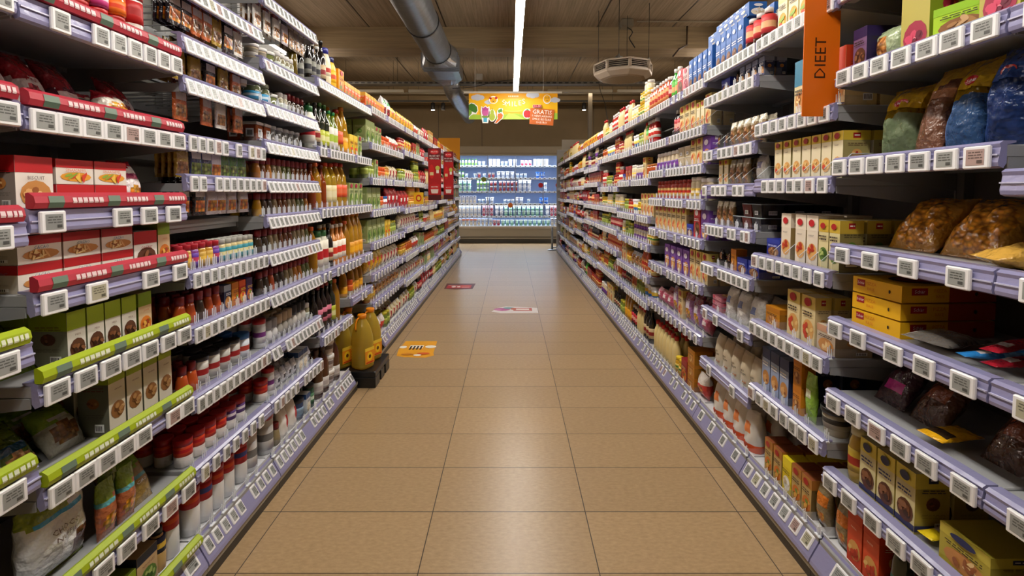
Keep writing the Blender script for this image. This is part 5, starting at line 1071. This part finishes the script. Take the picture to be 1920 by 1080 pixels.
# ------------------------------------------------------------------ services beyond the beam
def service(name, label, cat, z, y, r=None, box=None, colr='9a958a', supports=()):
    mb = MB()
    if r: mb.tube([(-3.6, y, z), (3.6, y, z)], r, colr, 'metal', 10)
    else: mb.box((-3.6, y, z), (3.6, y + box[0], z + box[1]), colr, 'metal')
    o = nobj(name, mb.mesh(name)); tag(o, label, cat)
    for x in supports:
        c = MB(); c.tube([(x, y + .03, z + .01), (x, y + .03, HC - .002)], .004, '1e1c1a', 'metal', 6); nobj('hanger_rod', c.mesh('hanger_rod'), o)
    return o
ct = service('cable_tray', 'grey perforated cable tray spanning the ceiling behind the concrete beam', 'cable tray', 3.35, 9.3, None, (.2, .05), '6c675c', (-2.2, -.05, 2.1))
s = MB(); [s.box((-3.5 + .12 * i, 9.296, 3.362), (-3.5 + .12 * i + .07, 9.301, 3.388), '2c2a26', 'metal') for i in range(58)]; nobj('slot_pattern', s.mesh('slot_pattern'), ct)
for i_, (xa, xb) in enumerate(((-3.5, -2.15), (-2.05, -.75), (-.65, .65), (.75, 2.05), (2.15, 3.5))):
    mb = MB(); mb.cbox((0, -.03, 0), (xb - xa, .03, .06), 'b4ac98', 'metal', .006); o = nobj('cross_lamp', mb.mesh('cross_lamp'), None, (xa, 9.62, 3.25)); tag(o, 'pale lamp batten, %s from the left in the row under the cable tray' % ORD(i_ + 1), 'ceiling lamp', 'lamp battens under the cable tray')
    d = MB(); d.box((.01, .032, .005), (xb - xa - .01, .04, .055), 'ffffff', 'reartube'); nobj('diffuser', d.mesh('diffuser'), o)  # glowing face added on the wall side to light the end wall
    for x in (.2, xb - xa - .2): c = MB(); c.tube([(x, 0, .06), (x, 0, HC - 3.25 - .002)], .003, '1e1c1a', 'metal', 6); nobj('hanger_rod', c.mesh('hanger_rod'), o)
service('rear_conduit', 'thin pale conduit crossing in front of the brown wall above the black track', 'conduit', 3.52, 11.0, .02, None, '8a8272', (-2.8, 2.8))
mb = MB(); mb.tube([(1.95, 7.4, HC - .03), (4.4, 7.4, HC - .03)], .012, '8a7f6a', 'metal', 8); o = nobj('ceiling_conduit', mb.mesh('ceiling_conduit')); tag(o, 'thin conduit along the ceiling running away from the junction box', 'conduit')
mb = MB(); mb.cbox((1.7, 7.34, HC - .12), (1.88, 7.52, HC - .002), '6e6656', 'metal', .01); jb = nobj('junction_box', mb.mesh('junction_box')); tag(jb, 'square junction box on the ceiling above the air heater', 'junction box')
mb = MB(); mb.tube([(2.82, 7.68, 3.895), (2.82, 7.68, 3.6), (2.7, 7.69, 3.54), (2.6, 7.68, 3.42)], .014, '3a2a20', 'metal', 8); o = nobj('downpipe', mb.mesh('downpipe')); tag(o, 'thin dark pipe bending down the face of the beam', 'pipe')
mb = MB(); P = [(1.8, 7.4, HC - .12)] + [(1.8 + .05 * sin(k), 7.4 - k * .07, HC - .12 - .06 * k) for k in range(1, 6)] + [(1.76, 6.8, 3.3)]; mb.tube(P, .008, '141414', 'metal', 6); o = nobj('power_cable', mb.mesh('power_cable')); tag(o, 'black cable looping down from the junction box to the air heater', 'cable')
mb = MB(); P = [(-1.0, 8.3, 3.05), (-.7, 8.9, 3.2), (-.3, 9.15, 3.36), (.1, 9.25, 3.42)]; mb.tube(P, .007, '141414', 'metal', 6); o = nobj('power_cable', mb.mesh('power_cable2')); tag(o, 'black cable running from the duct end to the cable tray', 'cable')
mb = MB(); P = [(1.72, 9.31, 3.36), (1.74, 9.24, 3.2), (1.8, 9.1, 2.95), (1.86, 9.1, 2.6), (1.86, 9.1, 2.2)]; mb.tube(P, .006, '141414', 'metal', 6); o = nobj('power_cable', mb.mesh('power_cable3')); tag(o, 'black cable hanging down from the cable tray behind the baking shelving', 'cable')
mb = MB(); mb.cbox((-.66, 9.25, 3.42), (-.54, 9.3, 3.54), 'b4b0a6', 'plastic', .004); o = nobj('exit_light_box', mb.mesh('exit_light_box')); tag(o, 'small square pale box fixed above the cable tray', 'electrical box')

# air heater
def heater():
    x, y, z = 1.62, 6.9, 2.875
    def oct_(r, c=.42):
        k = r * c; return [(r, -k), (r, k), (k, r), (-k, r), (-r, k), (-r, -k), (-k, -r), (k, -r)]
    body = MB()
    for (r0, z0), (r1, z1) in zip([(.30, -.015), (.36, 0), (.455, .07), (.46, .085)], [(.36, 0), (.455, .07), (.46, .085), (.46, .1)]):
        a, b = oct_(r0), oct_(r1); n = len(body.v); body.v += [(p[0], p[1], z0) for p in a] + [(p[0], p[1], z1) for p in b]
        for i in range(8): j = (i + 1) % 8; body.face((n + i, n + j, n + 8 + j, n + 8 + i), 'b0a290', 'plastic')
    n = len(body.v); body.v += [(p[0], p[1], -.015) for p in oct_(.30)]; body.face([n + 7 - i for i in range(8)], 'b8ab98', 'gloss')
    for z0, z1 in ((.1, .125), (.265, .3)):
        a = oct_(.46); n = len(body.v); body.v += [(p[0], p[1], z0) for p in a] + [(p[0], p[1], z1) for p in a]
        for i in range(8): j = (i + 1) % 8; body.face((n + i, n + j, n + 8 + j, n + 8 + i), 'b0a290', 'plastic')
    n = len(body.v); body.v += [(p[0], p[1], .3) for p in oct_(.46)]; body.face([n + i for i in range(8)], 'a09482', 'plastic')
    a = oct_(.46)
    for i in range(8):
        p = Vector((*a[i], 0)); body.lathe([(.03, .11, 'b0a290'), (.03, .28, 'b0a290')], 6, 'plastic', (p.x * .965, p.y * .965))
    o = nobj('air_heater', body.mesh('air_heater'), None, (x, y, z), (0, 0, radians(22.5))); o.scale = (.84, .84, .7); tag(o, 'pale eight-sided air heater with louvred sides hanging from the ceiling', 'air heater')
    core = MB(); core.lathe([(.36, .09, '18130e'), (.36, .29, '18130e')], 8, 'metal'); nobj('core', core.mesh('core'), o)
    for i in range(8):
        p = Vector((*a[i], 0)); q = Vector((*a[(i + 1) % 8], 0)); l = MB()
        d = (q - p).normalized(); nrm = Vector((d.y, -d.x, 0)); p2 = p + d * .03 - nrm * .01; q2 = q - d * .03 - nrm * .01
        for k in range(4):
            zz = .14 + k * .035; s1, s2 = p2, q2
            l.poly([s1 + Vector((0, 0, zz)), s2 + Vector((0, 0, zz)), s2 - nrm * .03 + Vector((0, 0, zz + .02)), s1 - nrm * .03 + Vector((0, 0, zz + .02))], 'a89a88', 'plastic')
            l.poly([s1 + Vector((0, 0, zz - .006)), s2 + Vector((0, 0, zz - .006)), s2 + Vector((0, 0, zz)), s1 + Vector((0, 0, zz))], 'b0a290', 'plastic')
        nobj('louvre', l.mesh('louvre'), o)
    f = MB(); f.cbox((-.22, -.22, .3), (.22, .22, .345), '2a2622', 'metal', .01); f.tube([(-.1, -.1, .34), (-.12, 0, .44), (0, .05, .46), (.1, .1, .36)], .03, '8a8a8a', 'duct_metal', 8); f.tube([(.12, -.12, .34), (.1, -.12, .43)], .03, '9a9a9a', 'duct_metal', 8); nobj('pipe_fitting', f.mesh('pipe_fitting'), o)
    for sx in (-1, 1):
        for sy in (-1, 1):
            r = MB(); r.tube([(sx * .3, sy * .3, .3), (sx * .3, sy * .3, (HC - z - .003) / .7)], .005, '2a2622', 'metal', 6); r.cbox((sx * .3 - .015, sy * .3 - .015, .3), (sx * .3 + .015, sy * .3 + .015, .38), '4a443c', 'metal', .003); nobj('hanger_rod', r.mesh('hanger_rod'), o)
heater()

# ------------------------------------------------------------------ hanging promotion sign
def sign():
    Y = 7.7; W, Hh = 1.43, .415; x0 = -.67; z0 = 2.425
    root = nobj('promotion_sign', None, None, (x0, Y, z0)); tag(root, 'yellow hanging SMILES promotion sign with fruit cut-outs under the lamp end', 'sign')
    b = MB(); b.box((0, 0, 0), (W, .008, Hh), 'f2b40c', 'card'); f = Face(b, (0, -.0002, 0), (1, 0, 0), (0, 0, 1), W, Hh)
    f.rect(0, .5, 1, 1, 'f0a80c'); f.rect(0, .3, 1, .8, 'f6bf12')
    for a, c, s in ((.1, .84, 1), (.22, .66, .6), (.72, .93, 1), (.97, .74, .8)):
        for d, e, r in ((-.04, 0, .035), (0, .04, .045), (.04, 0, .035), (0, -.03, .04)): f.ell(a + d * s, c + e, r * s, .09 * s, 'c8ccd8')
    f.poly([(0, 0), (1, 0), (1, .24), (.9, .26), (.8, .16), (.65, .15), (.52, .24), (.42, .2), (.3, .12), (.12, .18), (0, .2)], '9cc038')
    f.poly([(.4, .02), (.62, .02), (.52, .2), (.45, .24)], 'b8d050')
    f.ell(.5, .34, .1, .06, 'f8d050'); f.ell(.5, .39, .095, .06, 'f6bf12')
    for i, (ch, dz, ro) in enumerate(zip('SMILES', (.64, .6, .58, .59, .62, .68), (.2, .1, 0, -.04, .02, .15))): f.text(ch, .395 + i * .043 + (.008 if i > 1 else 0) - (.004 if i == 3 else 0), dz, .125 if i in (0, 5) else .11, 'fdf6e0', ro)
    for q in range(6): f.rect(.445 + q * .02, .86, .458 + q * .02, .91, 'fdf0c0')
    nobj('panel', b.mesh('panel'), root)
    def cut(name, fn, dy, w_=.2, h_=.2, ox=0, oz=0, rot=0):
        m = MB(); g = Face(m, (0, -dy, 0), (1, 0, 0), (0, 0, 1), 1, 1); g.k = 0
        fn(m, g); nobj(name, m.mesh(name), root, (ox, 0, oz), (0, rot, 0))
    def outline(m, pts, dy, colr='f6f4ee', th=.004):
        n = len(pts); s = len(m.v); m.v += [(p[0], -dy + th, p[1]) for p in pts] + [(p[0], -dy, p[1]) for p in pts]
        m.face([s + i for i in range(n)][::-1] if False else [s + i for i in range(n)], colr, 'card'); m.face([s + n + i for i in range(n)], colr, 'card')
        for i in range(n): j = (i + 1) % n; m.face((s + i, s + j, s + n + j, s + n + i), colr, 'card')
    def el(cx, cz, rx, rz, n=16): return [(cx + rx * cos(2 * pi * i / n), cz + rz * sin(2 * pi * i / n)) for i in range(n)]
    def E2(g, cx, cz, rx, rz, c): g.ell(cx, cz, rx, rz, c, 16)
    def tulip(m, g):
        outline(m, [(.0, .02), (.02, -.1), (.11, -.1), (.13, .02), (.14, .1), (.13, .17), (.1, .15), (.07, .18), (.035, .15), (.0, .17), (-.01, .09)], .012)
        g.mb = m; g.o = Vector((0, -.0125, 0)); E2(g, .065, .08, .055, .075, 'c85a9a'); g.poly([(.015, .1), (.012, .155), (.04, .13), (.068, .165), (.095, .13), (.12, .155), (.118, .1)], 'b04a90'); g.rect(.035, -.085, .095, -.01, '4aa8c8'); E2(g, .04, .0, .03, .02, '7a9a40'); E2(g, .09, .0, .03, .02, '7a9a40')
    def pear(m, g):
        outline(m, el(.05, .02, .06, .1), .012); g.o = Vector((0, -.0125, 0)); E2(g, .05, 0, .048, .065, 'a8b83c'); E2(g, .052, .07, .03, .045, 'a8b83c'); g.rect(.05, .11, .056, .135, '4a5a20')
    def carrot(m, g):
        outline(m, [(-.02, -.08), (.02, -.09), (.12, .0), (.13, .06), (.11, .1), (.12, .15), (.06, .16), (.03, .12), (.02, .06), (.03, .0)], .012)
        g.o = Vector((0, -.0125, 0)); g.poly([(-.01, -.075), (.02, -.08), (.11, .0), (.12, .05), (.09, .08), (.04, .07), (.03, .02), (.04, .0)], 'e06a1c'); E2(g, .06, .11, .02, .03, '5a9a30'); E2(g, .09, .12, .02, .03, '4a8a28')
    def apple(m, g):
        outline(m, el(.06, .06, .07, .08), .012); g.o = Vector((0, -.0125, 0)); E2(g, .045, .055, .042, .06, 'c01c22'); E2(g, .078, .055, .042, .06, 'c01c22'); E2(g, .065, .12, .02, .012, '4a8a2a')
    def brocc(m, g):
        outline(m, [(0, -.02), (.03, .02), (.07, .04), (.12, .04), (.15, .1), (.14, .17), (.09, .215), (.03, .225), (0, .2)], .012); g.o = Vector((0, -.0125, 0)); g.poly([(.0, .19), (.04, .215), (.09, .2), (.13, .16), (.14, .1), (.11, .06), (.06, .08), (.0, .12)], '3f7a22'); g.poly([(0, .0), (.045, .05), (.05, .09), (0, .12)], '7aa83c')
    def balloon(m, g):
        outline(m, el(.06, .08, .064, .075) , .012); g.o = Vector((0, -.0125, 0)); E2(g, .06, .085, .055, .062, 'f0b010'); E2(g, .042, .1, .006, .009, '3a2a10'); E2(g, .078, .1, .006, .009, '3a2a10'); g.poly([(.035, .07), (.06, .045), (.088, .07), (.06, .056)], '3a2a10')
    def heart(m, g):
        outline(m, el(.07, .06, .072, .062), .012); g.o = Vector((0, -.0125, 0)); E2(g, .07, .055, .055, .05, 'f0b010'); E2(g, .025, .085, .02, .018, 'c01c22'); E2(g, .115, .09, .022, .02, 'c01c22'); g.poly([(.04, .05), (.07, .025), (.1, .05), (.07, .038)], '5a1a10')
    for nm, fn, ox, oz in (('tulip_cutout', tulip, .2, .04), ('pear_cutout', pear, .325, .04), ('carrot_cutout', carrot, .43, .02), ('apple_cutout', apple, .88, .03), ('broccoli_cutout', brocc, 0, .04), ('balloon_cutout', balloon, 1.2, .24), ('emoji_cutout', heart, .325, .25)): cut(nm, fn, .0125, ox=ox, oz=oz)
    m = MB(); m.box((0, -.02, 0), (.385, -.014, .255), 'c8641c', 'card'); g = Face(m, (0, -.0202, 0), (1, 0, 0), (0, 0, 1), .385, .255)
    for k in range(5): g.rect(0, .18 * k + .08, 1, .18 * k + .1, 'b4561a')
    g.text('GRATIS', .5, .78, .095, 'fbf6ec', 0, .31); g.text('1 HERPLAKBARE', .5, .53, .05, 'fbf0e0', 0, .32); g.text('SMILE BIJ ELKE', .5, .33, .05, 'fbf0e0', 0, .3); g.text('10 EURO', .5, .13, .055, 'fbf0e0', 0, .17)
    nobj('wooden_look_panel', m.mesh('wooden_look_panel'), root, (.975, 0, -.075), (0, .07, 0))
    m = MB(); m.cbox((0, -.03, 0), (.14, -.022, .05), 'd8d0c8', 'card', .006); g = Face(m, (0, -.0302, 0), (1, 0, 0), (0, 0, 1), .14, .05); g.rect(.04, .1, .96, .9, 'b81c22'); g.text('CO-OP', .5, .5, .04, 'ffffff', 0, .11); nobj('name_badge', m.mesh('name_badge'), root, (1.03, 0, .18))
    m = MB(); m.box((-.08, -.01, Hh), (W + .07, .02, Hh + .03), 'c8c0b0', 'metal'); nobj('hanging_rail', m.mesh('hanging_rail'), root)
    for x in (.1, 1.2): m = MB(); m.tube([(x, .005, Hh + .03), (x, .005, HC - z0 - (.002 if True else 0) - .34)], .002, 'e0dcd0', 'metal', 5); nobj('wire', m.mesh('wire'), root)
sign()

# ------------------------------------------------------------------ DIEET sign
m = MB(); m.box((0, -.0015, 0), (.112, .0015, .43), 'e06c08', 'card', {3: 'd86608'}); f = Face(m, (0, -.0016, 0), (1, 0, 0), (0, 0, 1), .112, .43)
f.text('DIEET', .48, .42, .052, '3a1c08', pi / 2, .125, 1.0)
o = nobj('section_sign', m.mesh('section_sign'), None, (.919, 1.505, 1.492)); tag(o, 'tall orange section sign reading DIEET sticking out from the shelves', 'sign')
for x in (.028, .09):
    c = MB(); c.cbox((x - .006, -.004, .405), (x + .006, .004, .44), 'e8e4dc', 'plastic', .002); nobj('clip', c.mesh('clip'), o)

# red tomato display boards sticking out of the sauce shelves
def tomato(y, x0, w_, lab):
    H = .6; m = MB(); m.box((0, 0, 0), (w_, .012, H), '7a0e14', 'card'); f = Face(m, (0, -.0002, 0), (1, 0, 0), (0, 0, 1), w_, H)
    f.rect(.03, .1, .97, .78, 'a81418'); f.rect(0, 0, 1, .1, '4a0a10'); f.rect(0, .8, 1, 1, '6a0e16')
    f.ell(.5, .93, .34, .05, 'c01c20'); f.text('MUTTI', .5, .93, .045, 'f0e0d8', 0, w_ * .5)
    f.text('PROEF HET', .5, .85, .035, 'f4ece4', 0, w_ * .8); f.text('VERSCHIL', .5, .8, .035, 'f4ece4', 0, w_ * .75)
    f.ell(.28, .55, .2, .14, 'c8201c'); f.rect(.14, .45, .42, .62, 'c8201c'); f.rect(.14, .48, .42, .54, 'd8c890'); f.ell(.74, .62, .17, .045, 'b8b850'); f.rect(.64, .52, .84, .58, 'e0dcd0')
    f.ell(.5, .27, .36, .08, 'b0141a'); f.poly([(.22, .12), (.78, .12), (.88, .3), (.12, .3)], 'c02020'); f.poly([(.26, .13), (.74, .13), (.8, .21), (.2, .21)], 'd8ccc0'); f.text('MUTTI', .5, .25, .04, 'f0e4dc', 0, w_ * .5)
    o = nobj('display_board', m.mesh('display_board'), None, (x0, y, 1.16)); tag(o, lab, 'display board', 'red display boards at the sauce shelves')
    e = -1.0 - x0 - .002; c = MB(); c.box((e, .002, .05), (.002, .01, .1), '9a9a9c', 'metal'); c.box((e, .002, H - .1), (.002, .01, H - .05), '9a9a9c', 'metal'); nobj('bracket', c.mesh('bracket'), o)
tomato(5.5, -.955, .15, 'dark red MUTTI tomato display board, the nearer and wider of two')
tomato(5.95, -.84, .125, 'dark red MUTTI tomato display board, half hidden behind the other')

# wobbler cards
for sg, x, y, z, c, lb in ((-1, -1.0, 4.9, 1.13, 'e8b81c', 'yellow price card hanging over red bags in the soup shelves'), ):
    m = MB(); m.box((0, -.002, 0), (.1, .002, .12), c, 'card'); f = Face(m, (0, -.0022, 0), (1, 0, 0), (0, 0, 1), .1, .12); f.ell(.5, .5, .3, .3, 'c83018'); f.ell(.5, .5, .18, .18, 'f0d040'); o = nobj('price_card', m.mesh('price_card'), None, (x, y, z)); tag(o, lb, 'card')

# header and end panels
m = MB(); m.box((0, 0, 0), (.42, .03, .62), 'e89c0c', 'card'); o = nobj('header_panel', m.mesh('header_panel'), None, (-1.42, 9.39, 1.7)); tag(o, 'yellow header panel at the far end of the oil-side shelving', 'header panel')
m = MB(); m.cbox((0, 0, 0), (.5, .04, 2.13), 'a2a2a0', 'metal', .006); o = nobj('end_panel', m.mesh('end_panel'), None, (.97, 9.905, 0)); tag(o, 'tall grey end panel closing the baking-side shelving', 'end panel')
m = MB(); m.box((0, 0, 0), (1.0, .03, 2.36), 'a8a296', 'card'); o = nobj('partition_panel', m.mesh('partition_panel'), None, (1.09, 10.05, 0)); tag(o, 'pale upright panel rising above the far end of the baking-side shelving', 'panel')
m = MB(); m.cbox((-.42, 0, 0), (0, .03, 1.9), '9a9a98', 'metal', .006); o = nobj('end_panel', m.mesh('end_panel2'), None, (-1.02, 9.358, 0)); tag(o, 'grey end panel closing the oil-side shelving below the yellow header', 'end panel')

# stanchion
b = MB(); b.lathe([(.022, .02, 'a8a49c'), (.022, .48, 'b0aca4'), (.012, .5, '908c84')], 14, 'duct_metal'); o = nobj('floor_post', b.mesh('floor_post'), None, (.9, 10.15, 0)); tag(o, 'short steel post standing on the floor before the refrigerated cabinet', 'post')
b = MB(); b.lathe([(.1, 0, '8a867e'), (.1, .012, '9a968e'), (.03, .025, '9a968e')], 18, 'duct_metal'); nobj('base', b.mesh('base'), o)
b = MB(); b.tube([(0, 0, .06), (.12, .05, .06)], .012, '908c84', 'duct_metal', 8); nobj('arm', b.mesh('arm'), o)

# pallet and oil jugs
def pallet():
    x0, x1, y0, y1 = -1.26, -.862, 2.964, 3.312; root = nobj('display_pallet', None, None, ((x0 + x1) / 2, (y0 + y1) / 2, 0)); tag(root, 'small black plastic pallet on the floor carrying oil jugs', 'pallet')
    hx, hy = (x1 - x0) / 2, (y1 - y0) / 2; c = '18181a'
    m = MB(); m.cbox((-hx, -hy, .07), (hx, hy, .107), c, 'plastic', .004); nobj('deck', m.mesh('deck'), root)
    for k, yy in enumerate((-hy, -.04, hy - .1)):
        w_ = .1 if k != 1 else .08; m = MB(); m.cbox((-hx, yy, 0), (hx, yy + w_, .069), c, 'plastic', .004); nobj('foot', m.mesh('foot'), root)
pallet()
k0 = 0
for (x, y, lb) in ((-.97, 3.05, 'big golden oil jug with orange cap, front one on the black pallet'), (-.965, 3.215, 'big golden oil jug with orange cap, rear one nearest the aisle on the pallet'), (-1.12, 3.06, 'big golden oil jug behind the front jug on the black pallet'), (-1.12, 3.22, 'big golden oil jug at the back corner of the black pallet')):
    o = place('jugo', (x, y, .1075), (0, 0, -.5), True); tag(o, lb, 'bottle', 'oil jugs on the black pallet')

# floor stickers
def sticker(name, pts, z, colr, label, deco):
    cx_ = sum(p[0] for p in pts) / len(pts); cy_ = sum(p[1] for p in pts) / len(pts); m = MB(); m.poly([(p[0] - cx_, p[1] - cy_, .0012) for p in pts], colr, 'card')
    f = Face(m, (0, 0, .0012), (1, 0, 0), (0, 1, 0), 1, 1); f.k = 1; deco(f); o = nobj(name, m.mesh(name), None, (cx_, cy_, 0)); tag(o, label, 'floor sticker', 'stickers on the floor')
def d1(f):
    f.k = 1; f.rect(-.08, .07, .03, .14, 'f0e8d8'); f.rect(-.1, -.0, -.06, .0, 'ffffff')
    for i in range(4): f.rect(-.075 + i * .028, .03, -.06 + i * .028, .12, '3a2a10')
    f.ell(.09, .1, .045, .035, 'f4ecdc'); f.ell(-.13, .09, .03, .03, 'f4ecdc'); f.ell(.06, -.06, .05, .025, 'd8601c'); f.ell(.02, -.1, .03, .02, 'f4ecdc'); f.ell(-.06, -.08, .05, .02, 'c87a10')
sticker('floor_sticker', [(-.872, 3.56), (-.80, 3.53), (-.64, 3.52), (-.585, 3.57), (-.6, 3.62), (-.615, 3.92), (-.88, 3.92), (-.89, 3.7)], 0, 'e8a21c', 'yellow-orange floor sticker with black lettering beside the black pallet', d1)
def d2(f):
    f.rect(-.16, -.1, .16, .12, 'b02024'); f.ell(-.07, .0, .03, .05, 'f0e0d8'); f.ell(0, .0, .03, .05, 'f0d8d0'); f.ell(.08, .02, .07, .08, 'c84030'); f.rect(-.15, .08, -.03, .1, 'e8c8b8'); f.rect(.04, -.05, .14, -.03, 'e8c8b8')
sticker('floor_sticker', [(-.86, 6.06), (-.7, 6.03), (-.49, 6.06), (-.475, 6.42), (-.87, 6.42)], 0, '5a1c18', 'dark red floor sticker further along the aisle', d2)
def d3(f):
    f.ell(-.12, .0, .09, .06, 'b85a90'); f.ell(-.05, .06, .06, .04, '6a9a9a'); f.ell(-.16, -.02, .04, .03, 'd080a8'); f.rect(.0, -.06, .2, .06, 'c06050'); f.rect(.03, -.03, .17, .03, 'ece0d4'); f.ell(.0, .02, .03, .04, 'c0603a')
sticker('floor_sticker', [(-.2, 4.9), (-.1, 4.84), (.29, 4.85), (.29, 5.06), (.12, 5.1), (-.05, 5.12), (-.14, 5.05)], 0, 'e4dcd4', 'pink and white floor sticker in the middle of the aisle', d3)

# ------------------------------------------------------------------ refrigerated cabinet across the aisle end
def fridge():
    x0, x1, y0, y1 = -1.75, 1.75, 11.55, 12.45
    root = nobj('refrigerated_cabinet', None, None, ((x0 + x1) / 2, y0, 0)); tag(root, 'wide open dairy cabinet with cold white light across the aisle end', 'refrigerated cabinet')
    L = (x1 - x0) / 2
    m = MB(); m.cbox((-L, .0, .1), (L, .9, .4), '9c9486', 'metal', .008); m.box((-L + .01, .03, 0), (L - .01, .88, .1), '3a362e', 'metal'); m.box((-L, -.012, .14), (L, 0, .16), '4a453c', 'metal'); nobj('base', m.mesh('base'), root)
    m = MB(); m.cbox((-L, -.03, .36), (L, .0, .42), 'b8b0a4', 'plastic', .005); nobj('bumper', m.mesh('bumper'), root)
    m = MB(); m.box((-L, .86, .4), (L, .9, 2.3), '7686a8', 'metal'); nobj('back_panel', m.mesh('back_panel'), root)
    m = MB(); m.cbox((-L, -.02, 2.19), (L, .9, 2.36), '8a806e', 'metal', .01); m.box((-L, -.02, 2.14), (L, .03, 2.19), '8a806e', 'metal'); nobj('canopy', m.mesh('canopy'), root)
    for s in (-1, 1): m = MB(); m.box((min(s * L, s * (L - .03)), 0, .4), (max(s * L, s * (L - .03)), .9, 2.19), '8a8478', 'metal'); nobj('side_panel', m.mesh('side_panel'), root)
    zs = (.42, .65, .96, 1.265, 1.6, 1.9)
    led = MB(); led.box((-L + .04, .06, 2.168), (L - .04, .14, 2.188), 'ffffff', 'led'); nobj('light_strip', led.mesh('light_strip'), root)
    for z in zs[1:]:
        m = MB(); m.cbox((-L + .03, .2, z - .02), (L - .03, .86, z), 'b8c0cc', 'metal', .003); m.box((-L + .03, .18, z - .03), (L - .03, .2, z + .005), 'dfe6f0', 'plastic'); s_ = nobj('shelf', m.mesh('shelf'), root)
        q = MB(); q.box((-L + .05, .21, z - .027), (L - .05, .25, z - .0205), 'ffffff', 'led'); nobj('light_strip', q.mesh('light_strip'), s_)
        for i in range(36): t = TAGS['L'][0]; nobj('price_tag', t, s_, (-L + .08 + i * .12, .178, z - .012), (0, 0, -pi / 2))
    m = MB(); m.box((-L + .03, .1, zs[0] - .02), (L - .03, .86, zs[0]), 'c0c8d4', 'metal'); nobj('deck', m.mesh('deck'), root)
    for x in (-.55, .12, .8): m = MB(); m.box((x - .01, -.0, .42), (x + .01, .02, 2.19), '8a97ac', 'metal'); nobj('door_frame', m.mesh('door_frame'), root)
    for x, z, c in ((-.65, 1.56, '7a8a2a'), (.74, 1.42, 'c01c24'), (.0, .93, 'e0781c'), (1.16, 1.42, 'b01c24')):
        m = MB(); m.tube([(x, -.004, z), (x, -.001, z)], .06, c, 'plastic', 18); nobj('round_sticker', m.mesh('round_sticker'), root)
    C = {}
    def dp(key, name, look, cat, w, fn): prod('f_' + key, name, look, cat, w, fn)
    dp('cup', 'yogurt_cup', 'white yogurt cup', 'cup', .085, lambda: jar(.039, .11, 'e8ecf0', 'f4f6f8', 'a8c8e0', 'tub', 10, .1, lab=(.3, .7)))
    dp('cupr', 'yogurt_cup', 'brown and red dessert cup', 'cup', .085, lambda: jar(.039, .13, '8a5a4a', 'd8d0d0', 'a02838', 'tub', 10, .1, lab=(.3, .7)))
    dp('cupg', 'yogurt_tub', 'pale green yogurt tub', 'tub', .1, lambda: jar(.046, .14, 'b8e0cc', 'e0f4ec', '8ac8a8', 'tub', 10, .1, lab=(.2, .5)))
    dp('cupw', 'quark_tub', 'tall white tub', 'tub', .1, lambda: jar(.046, .16, 'e8ecf0', 'ffffff', 'c8d0dc', 'tub', 10, .1, lab=(.3, .6)))
    dp('blu', 'dairy_bucket', 'bright blue tub', 'tub', .11, lambda: jar(.05, .15, '1c62c0', '2a7ad8', 'c8dcf4', 'tub', 10, .1, lab=(.4, .6)))
    dp('ctn', 'dairy_carton', 'white and blue dairy carton', 'carton', .08, lambda: carton(.075, .07, .17, 'dce6f0', 'e8eef4', 'white', seed=60, tcol='3a5a9a'))
    dp('cto', 'dairy_carton', 'white and orange dairy carton', 'carton', .08, lambda: carton(.075, .07, .17, 'e0e4e8', 'e07a4a', 'white', seed=61))
    dp('ctd', 'dairy_carton', 'white and navy tall carton', 'carton', .075, lambda: carton(.07, .07, .2, 'e4e8f0', 'd8dce8', 'white', seed=62, tcol='1c2a5a', logo='2a3a6a'))
    dp('ctp', 'dairy_carton', 'white and pink carton', 'carton', .08, lambda: carton(.075, .07, .14, 'f0dce0', 'e0a0b0', 'berry', seed=63))
    dp('gb', 'drink_bottle', 'green and white bottle', 'bottle', .07, lambda: bottle(.03, .17, 'dce8d8', '4a8a3a', '7ab050', 'squeeze', 10, mat='plastic'))
    plan = [(0, 'ctn*1 cto*4 ctn*4 ctp*2 _1 cupg*11 ctd*3', 1), (1, 'ctn*6 _2 ctp*3 _3 cupw*2 cupg*9 _3 cupw*1 ctp*2', 2), (2, 'ctd*5 _2 cup*2 cupw*2 _22 cup*3 cupw*2 _8 cup*1 _20 blu*2', 1),
            (3, 'cupg*3 _12 gb*4 cupr*2 _3 cupr*5 cupw*3 _30 cup*1', 2), (4, 'gb*2 cup*1 _12 cup*1 cupr*1 _3 cup*1 _3 cupr*2 _3 cupw*4 _3 cup*3 _20 blu*2', 1), (5, 'gb*6 cup*2 _8 ctn*3 cup*2 cupw*2 _8 ctp*3 _3 ctn*4', 1)]
    for li, sp, st in plan:
        z = zs[li] + .001; x = -1.3; cnt = {}
        if li == 3: pass
        for t in sp.split():
            if t[0] == '_': x += float(t[1:]) / 100; continue
            key, n = t.split('*'); n = int(n); i = 0; kk = 'f_' + key; k = K[kk]; get_meshes(kk, False)
            while n == 0 or i < n:
                if x + k['w'] > x1 - .1: break
                sc = min(1.0, (zs[li + 1] - zs[li] - .05) / (k['zmax'] * st)) if li < 5 else 1.0
                for s2 in range(st):
                    cnt[(key, s2)] = cnt.get((key, s2), 0) + 1
                    o = place(kk, (x + k['w'] / 2, y0 + .27 + (.0 if li else -.1), z + s2 * (k['zmax'] * sc + .001)), (0, 0, -pi / 2), False); o.scale = (1, 1, sc)
                    lay = ' upper layer,' if s2 else ''; 
                    tag(o, '%s, %s from the left,%s %s cabinet shelf' % (k['look'], ORD(cnt[(key, s2)]), lay, ('lowest', 'second', 'third', 'fourth', 'fifth', 'top')[li]), k['cat'], 'dairy packs in the refrigerated cabinet')
                x += k['w'] + .012; i += 1
fridge()
print('OBJECTS', len(bpy.data.objects), 'MESHES', len(bpy.data.meshes))
